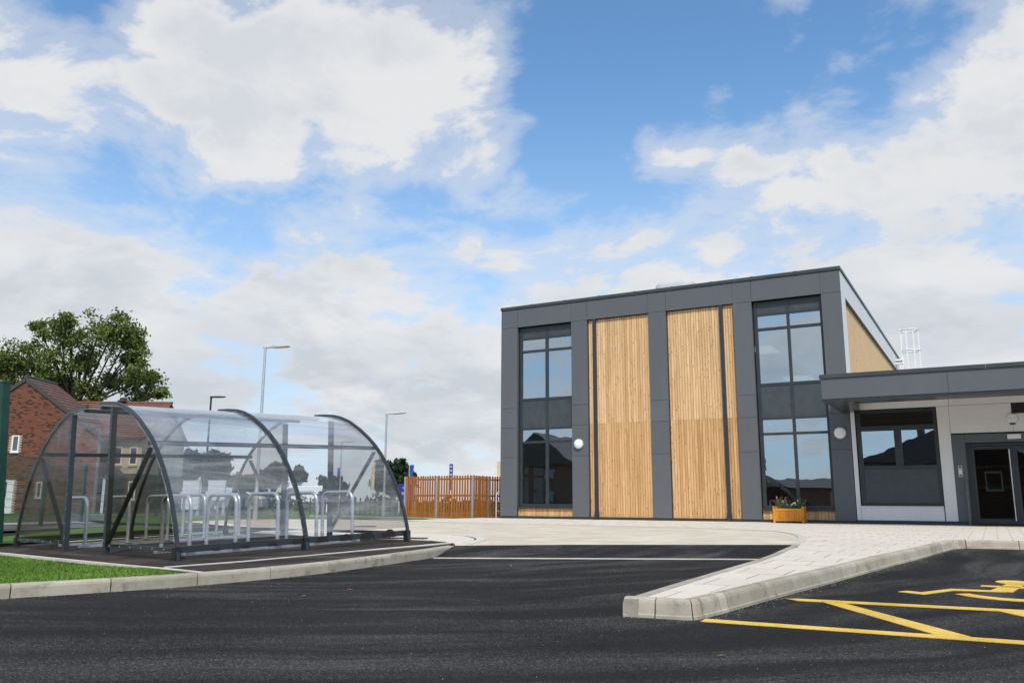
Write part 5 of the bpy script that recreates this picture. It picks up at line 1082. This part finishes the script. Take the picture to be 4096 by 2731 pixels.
# ------------------------------------------------------------------ trees
def leafquad(b, c, s, rr):
    d = Vector((rr.gauss(0, 1), rr.gauss(0, 1), rr.gauss(0, .8))).normalized(); u = d.orthogonal().normalized(); v = d.cross(u); a = rr.uniform(0, 2*PI); u2 = u*math.cos(a)+v*math.sin(a); v2 = -u*math.sin(a)+v*math.cos(a)
    b.tri(c-u2*s, c-v2*s*.55+u2*s*.1, c+u2*s, c+v2*s*.55+u2*s*.1)
def tree(name, base, clumps, leaf, lb, cat='tree', group=None, size=.2, dens=1.0, trunk_r=.3, seed=1, fork=.35, fill=1.0):
    """clumps: (centre, radius); each gets a limb from the trunk and a shell of leaves"""
    rr = random.Random(seed); base = Vector(base); r = empty(name, base, lb, cat, group); tb, lf = B(), B()
    cz = sum(c.z for c, _ in clumps)/len(clumps); top = base.lerp(Vector((sum(c.x for c, _ in clumps)/len(clumps), sum(c.y for c, _ in clumps)/len(clumps), cz)), .95)
    f0 = base.lerp(top, fork); tb.tube([base, base.lerp(f0, .5)+Vector((rr.uniform(-.1, .1), rr.uniform(-.1, .1), 0)), f0, f0.lerp(top, .5)+Vector((rr.uniform(-.2, .2), rr.uniform(-.2, .2), 0)), top], [trunk_r*1.15, trunk_r, trunk_r*.85, trunk_r*.5, trunk_r*.15], 9)
    for c, rad in clumps:
        st = base.lerp(top, rr.uniform(fork*.9, .75)); m = st.lerp(c, .5)+Vector((rr.uniform(-.3, .3), rr.uniform(-.3, .3), rr.uniform(-.1, .5)))*rad*.3
        tb.tube([st, m, c, c+(c-m).normalized()*rad*.5], [trunk_r*.34, trunk_r*.2, trunk_r*.09, .015], 6)
        for k in range(5):
            e = c+Vector((rr.gauss(0, 1), rr.gauss(0, 1), rr.gauss(.2, .8))).normalized()*rad*rr.uniform(.5, .9); tb.tube([m.lerp(c, rr.uniform(.4, 1)), m.lerp(e, .7), e], [trunk_r*.07, .02, .01], 4)
        # sub-clumps give light and dark lumps and an uneven outline
        for k in range(max(5, int(14*fill))):
            d = Vector((rr.gauss(0, 1), rr.gauss(0, 1), rr.gauss(0, .8))).normalized(); sc = c+d*rad*rr.uniform(.3, 1.05); sr = rad*rr.uniform(.2, .42)
            for j in range(int(dens*22)):
                q = sc+Vector((rr.gauss(0, .5), rr.gauss(0, .5), rr.gauss(0, .4)))*sr*1.6; leafquad(lf, q, size*rr.uniform(.6, 1.25), rr)
    obj('trunk', tb, 'bark', r, smooth='auto'); obj('crown', lf, leaf, r); return r
def zc(x, y): return (x*.5102, 1200+y*.5102)
BT = [(110, 440, 110), (55, 560, 120), (215, 400, 90), (180, 520, 110), (470, 170, 75), (430, 265, 95), (300, 210, 45), (560, 330, 135), (540, 200, 50), (790, 220, 130), (920, 190, 90), (1020, 270, 95), (720, 350, 140), (900, 350, 110), (1050, 350, 65), (1090, 445, 70), (1000, 470, 60), (1050, 570, 85), (1190, 620, 85), (1020, 680, 110), (870, 640, 90), (1140, 730, 100), (1260, 730, 50), (720, 730, 100), (600, 560, 100), (430, 470, 120), (320, 560, 110), (390, 650, 100), (30, 640, 100), (550, 700, 90), (-40, 480, 120), (650, 470, 90)]
rt = random.Random(21); cl_ = []
for x, y, rd in BT: cl_.append((at(*zc(x, y), 68+rt.uniform(-2.2, 2.2)), 1.12*rd*.5102/4*68/FPX))
tree('oak_tree', Vector((-64.2, 41.3, .1)), cl_, 'leaf_big', 'large spreading green tree behind the brick house', size=.15, dens=2.4, trunk_r=.42, seed=4, fork=.45)
def back_tree(name, x0, x1, y0, y1, d, leaf, lb, k=14, seed=1, size=.3, dens=1.0):
    rr = random.Random(seed); cx, cy = (x0+x1)/2, (y0+y1)/2; cl = []
    for i in range(k):
        a = rr.uniform(0, 2*PI); q = math.sqrt(rr.uniform(0, 1)); X, Y = cx+(x1-x0)/2*.74*q*math.cos(a), cy+(y1-y0)/2*.72*q*math.sin(a); cl.append((at(X, Y, d+rr.uniform(-2, 2)), rr.uniform(.26, .40)*(min(x1-x0, y1-y0))/8*d/FPX*1.1))
    b = at(cx, 2040, d); b.z = 0; return tree(name, b, cl, leaf, lb, group='trees beyond the fence', size=size, dens=dens, trunk_r=.28, seed=seed, fork=.3)
back_tree('oak_tree', 690, 820, 1785, 2000, 62, 'leaf_dark', 'tall dark tree behind the left shelter bay', 18, 2, .26); back_tree('oak_tree', 800, 935, 1788, 1990, 66, 'leaf_dark', 'dark tree behind the two notice boards', 18, 3, .26)
back_tree('oak_tree', 1028, 1150, 1842, 1960, 84, 'leaf_dark', 'rounded dark tree behind the middle shelter rib', 14, 4, .3); back_tree('oak_tree', 1165, 1232, 1862, 1960, 86, 'leaf_dark', 'smaller dark tree right of the middle shelter rib', 10, 5, .28)
back_tree('thorn_tree', 1262, 1392, 1898, 2010, 74, 'leaf_grey', 'low loose tree seen through the right shelter bay', 12, 6, .22, .7); back_tree('oak_tree', 1476, 1680, 1834, 1985, 96, 'leaf_dark', 'broad dark oak rising behind the picket fence', 24, 7, .36, 1.3)
for i, (x0, x1, y0, y1, d, lb) in enumerate(((480, 700, 1880, 2030, 70, 'dark shrub beside the rendered house wing'), (940, 1060, 1900, 2010, 90, 'green shrub behind the mesh gate'))): back_tree('garden_shrub', x0, x1, y0, y1, d, 'leaf_dark', lb, 14, 30+i, .3)
hg = B(); rr = random.Random(9)
for i in range(9000):
    px = rr.uniform(560, 2010); d = rr.uniform(66, 100); y = at(px, 2030, d); h = 1.5*abs(noise.noise(Vector((px/60, d/14, 0))))+.7; leafquad(hg, Vector((y.x, y.y, rr.uniform(0, h))), rr.uniform(.14, .3), rr)
tag(obj('hedgerow', hg, 'leaf_grey'), 'rough green hedge and long grass along the far field edge', 'hedge', kind='stuff')
# low post-and-wire fence on the field edge
ff = empty('paddock_fence', at(1450, 2040, 46), 'thin dark stake fence on the grass beyond the shelter', 'fence')
for px in range(1240, 1620, 20):
    p = at(px, 2040, 50); p.z = .1; obj('stake', B().box(p.x-.03, p.x+.03, p.y-.03, p.y+.03, 0, 1.15+random.uniform(-.05, .05)), 'bark', ff)
for z in (.5, .95): a, c = at(1240, 2040, 50), at(1600, 2040, 50); obj('wire', B().bar(Vector((a.x, a.y, z)), Vector((c.x, c.y, z)), .012, .012), 'rim_grey', ff)
# fallen leaves and grit on the tarmac
for i, (px, py, lb) in enumerate(((2886, 2622, 'small orange leaf on the tarmac in the foreground'), (1214, 2383, 'small pale leaf lying on the tarmac left of centre'), (2044, 2262, 'dry leaf lying by the white line of the ramp'), (1400, 2357, 'dry brown leaf on the tarmac near the pad kerb'))):
    p = ground_at(px, py, .008); a = i*1.3; u = Vector((math.cos(a), math.sin(a), 0))*.03; v = Vector((-u.y, u.x, 0))*.6
    tag(obj('fallen_leaf', B().strip([[p-u, p-u*.9+UPZ*.002], [p-v*.7+UPZ*.004, p-v*.7+UPZ*.006], [p+u+UPZ*.008, p+u+UPZ*.010], [p+v*.7+UPZ*.003, p+v*.7+UPZ*.005]], closed=False).tri(p-u+UPZ*.003, p-v+UPZ*.006, p+u+UPZ*.010, p+v+UPZ*.005), 'dry_leaf'), lb, 'leaf', 'fallen leaves on the tarmac')

# grit gathered along the kerbs and strewn over the tarmac
gr = B(); rr = random.Random(17)
def stone(x, y, q):
    z = zr(y)+.001; a = rr.uniform(0, 2*PI); o = len(gr.v)
    gr.v += [(x+q*math.cos(a+k*PI/2)*rr.uniform(.7, 1.2), y+q*math.sin(a+k*PI/2)*rr.uniform(.7, 1.2), z) for k in range(4)]+[(x+rr.uniform(-.3, .3)*q, y+rr.uniform(-.3, .3)*q, z+q*rr.uniform(.6, 1.1))]
    gr.f += [(o+k, o+(k+1) % 4, o+4) for k in range(4)]
for line, sd_ in ((PR, -1), (LK, -1), (NOSE, -1)):
    L = length(line)
    for i in range(int(L*48)):
        p = walk(line, rr.uniform(0, L)); e = walk(offset(line, sd_*.02), 0); dd_ = abs(rr.gauss(0, .07))+.008
        q = walk(offset(line, sd_*dd_), rr.uniform(0, L)); stone(q[0], q[1], rr.uniform(.0018, .005))
for i in range(420): stone(rr.uniform(-7, 4), rr.uniform(3.8, 11.5), rr.uniform(.0016, .0042))
gr2 = tag(obj('grit', gr, 'dust_white'), 'pale loose grit along the kerbs and on the tarmac', 'grit', kind='stuff')
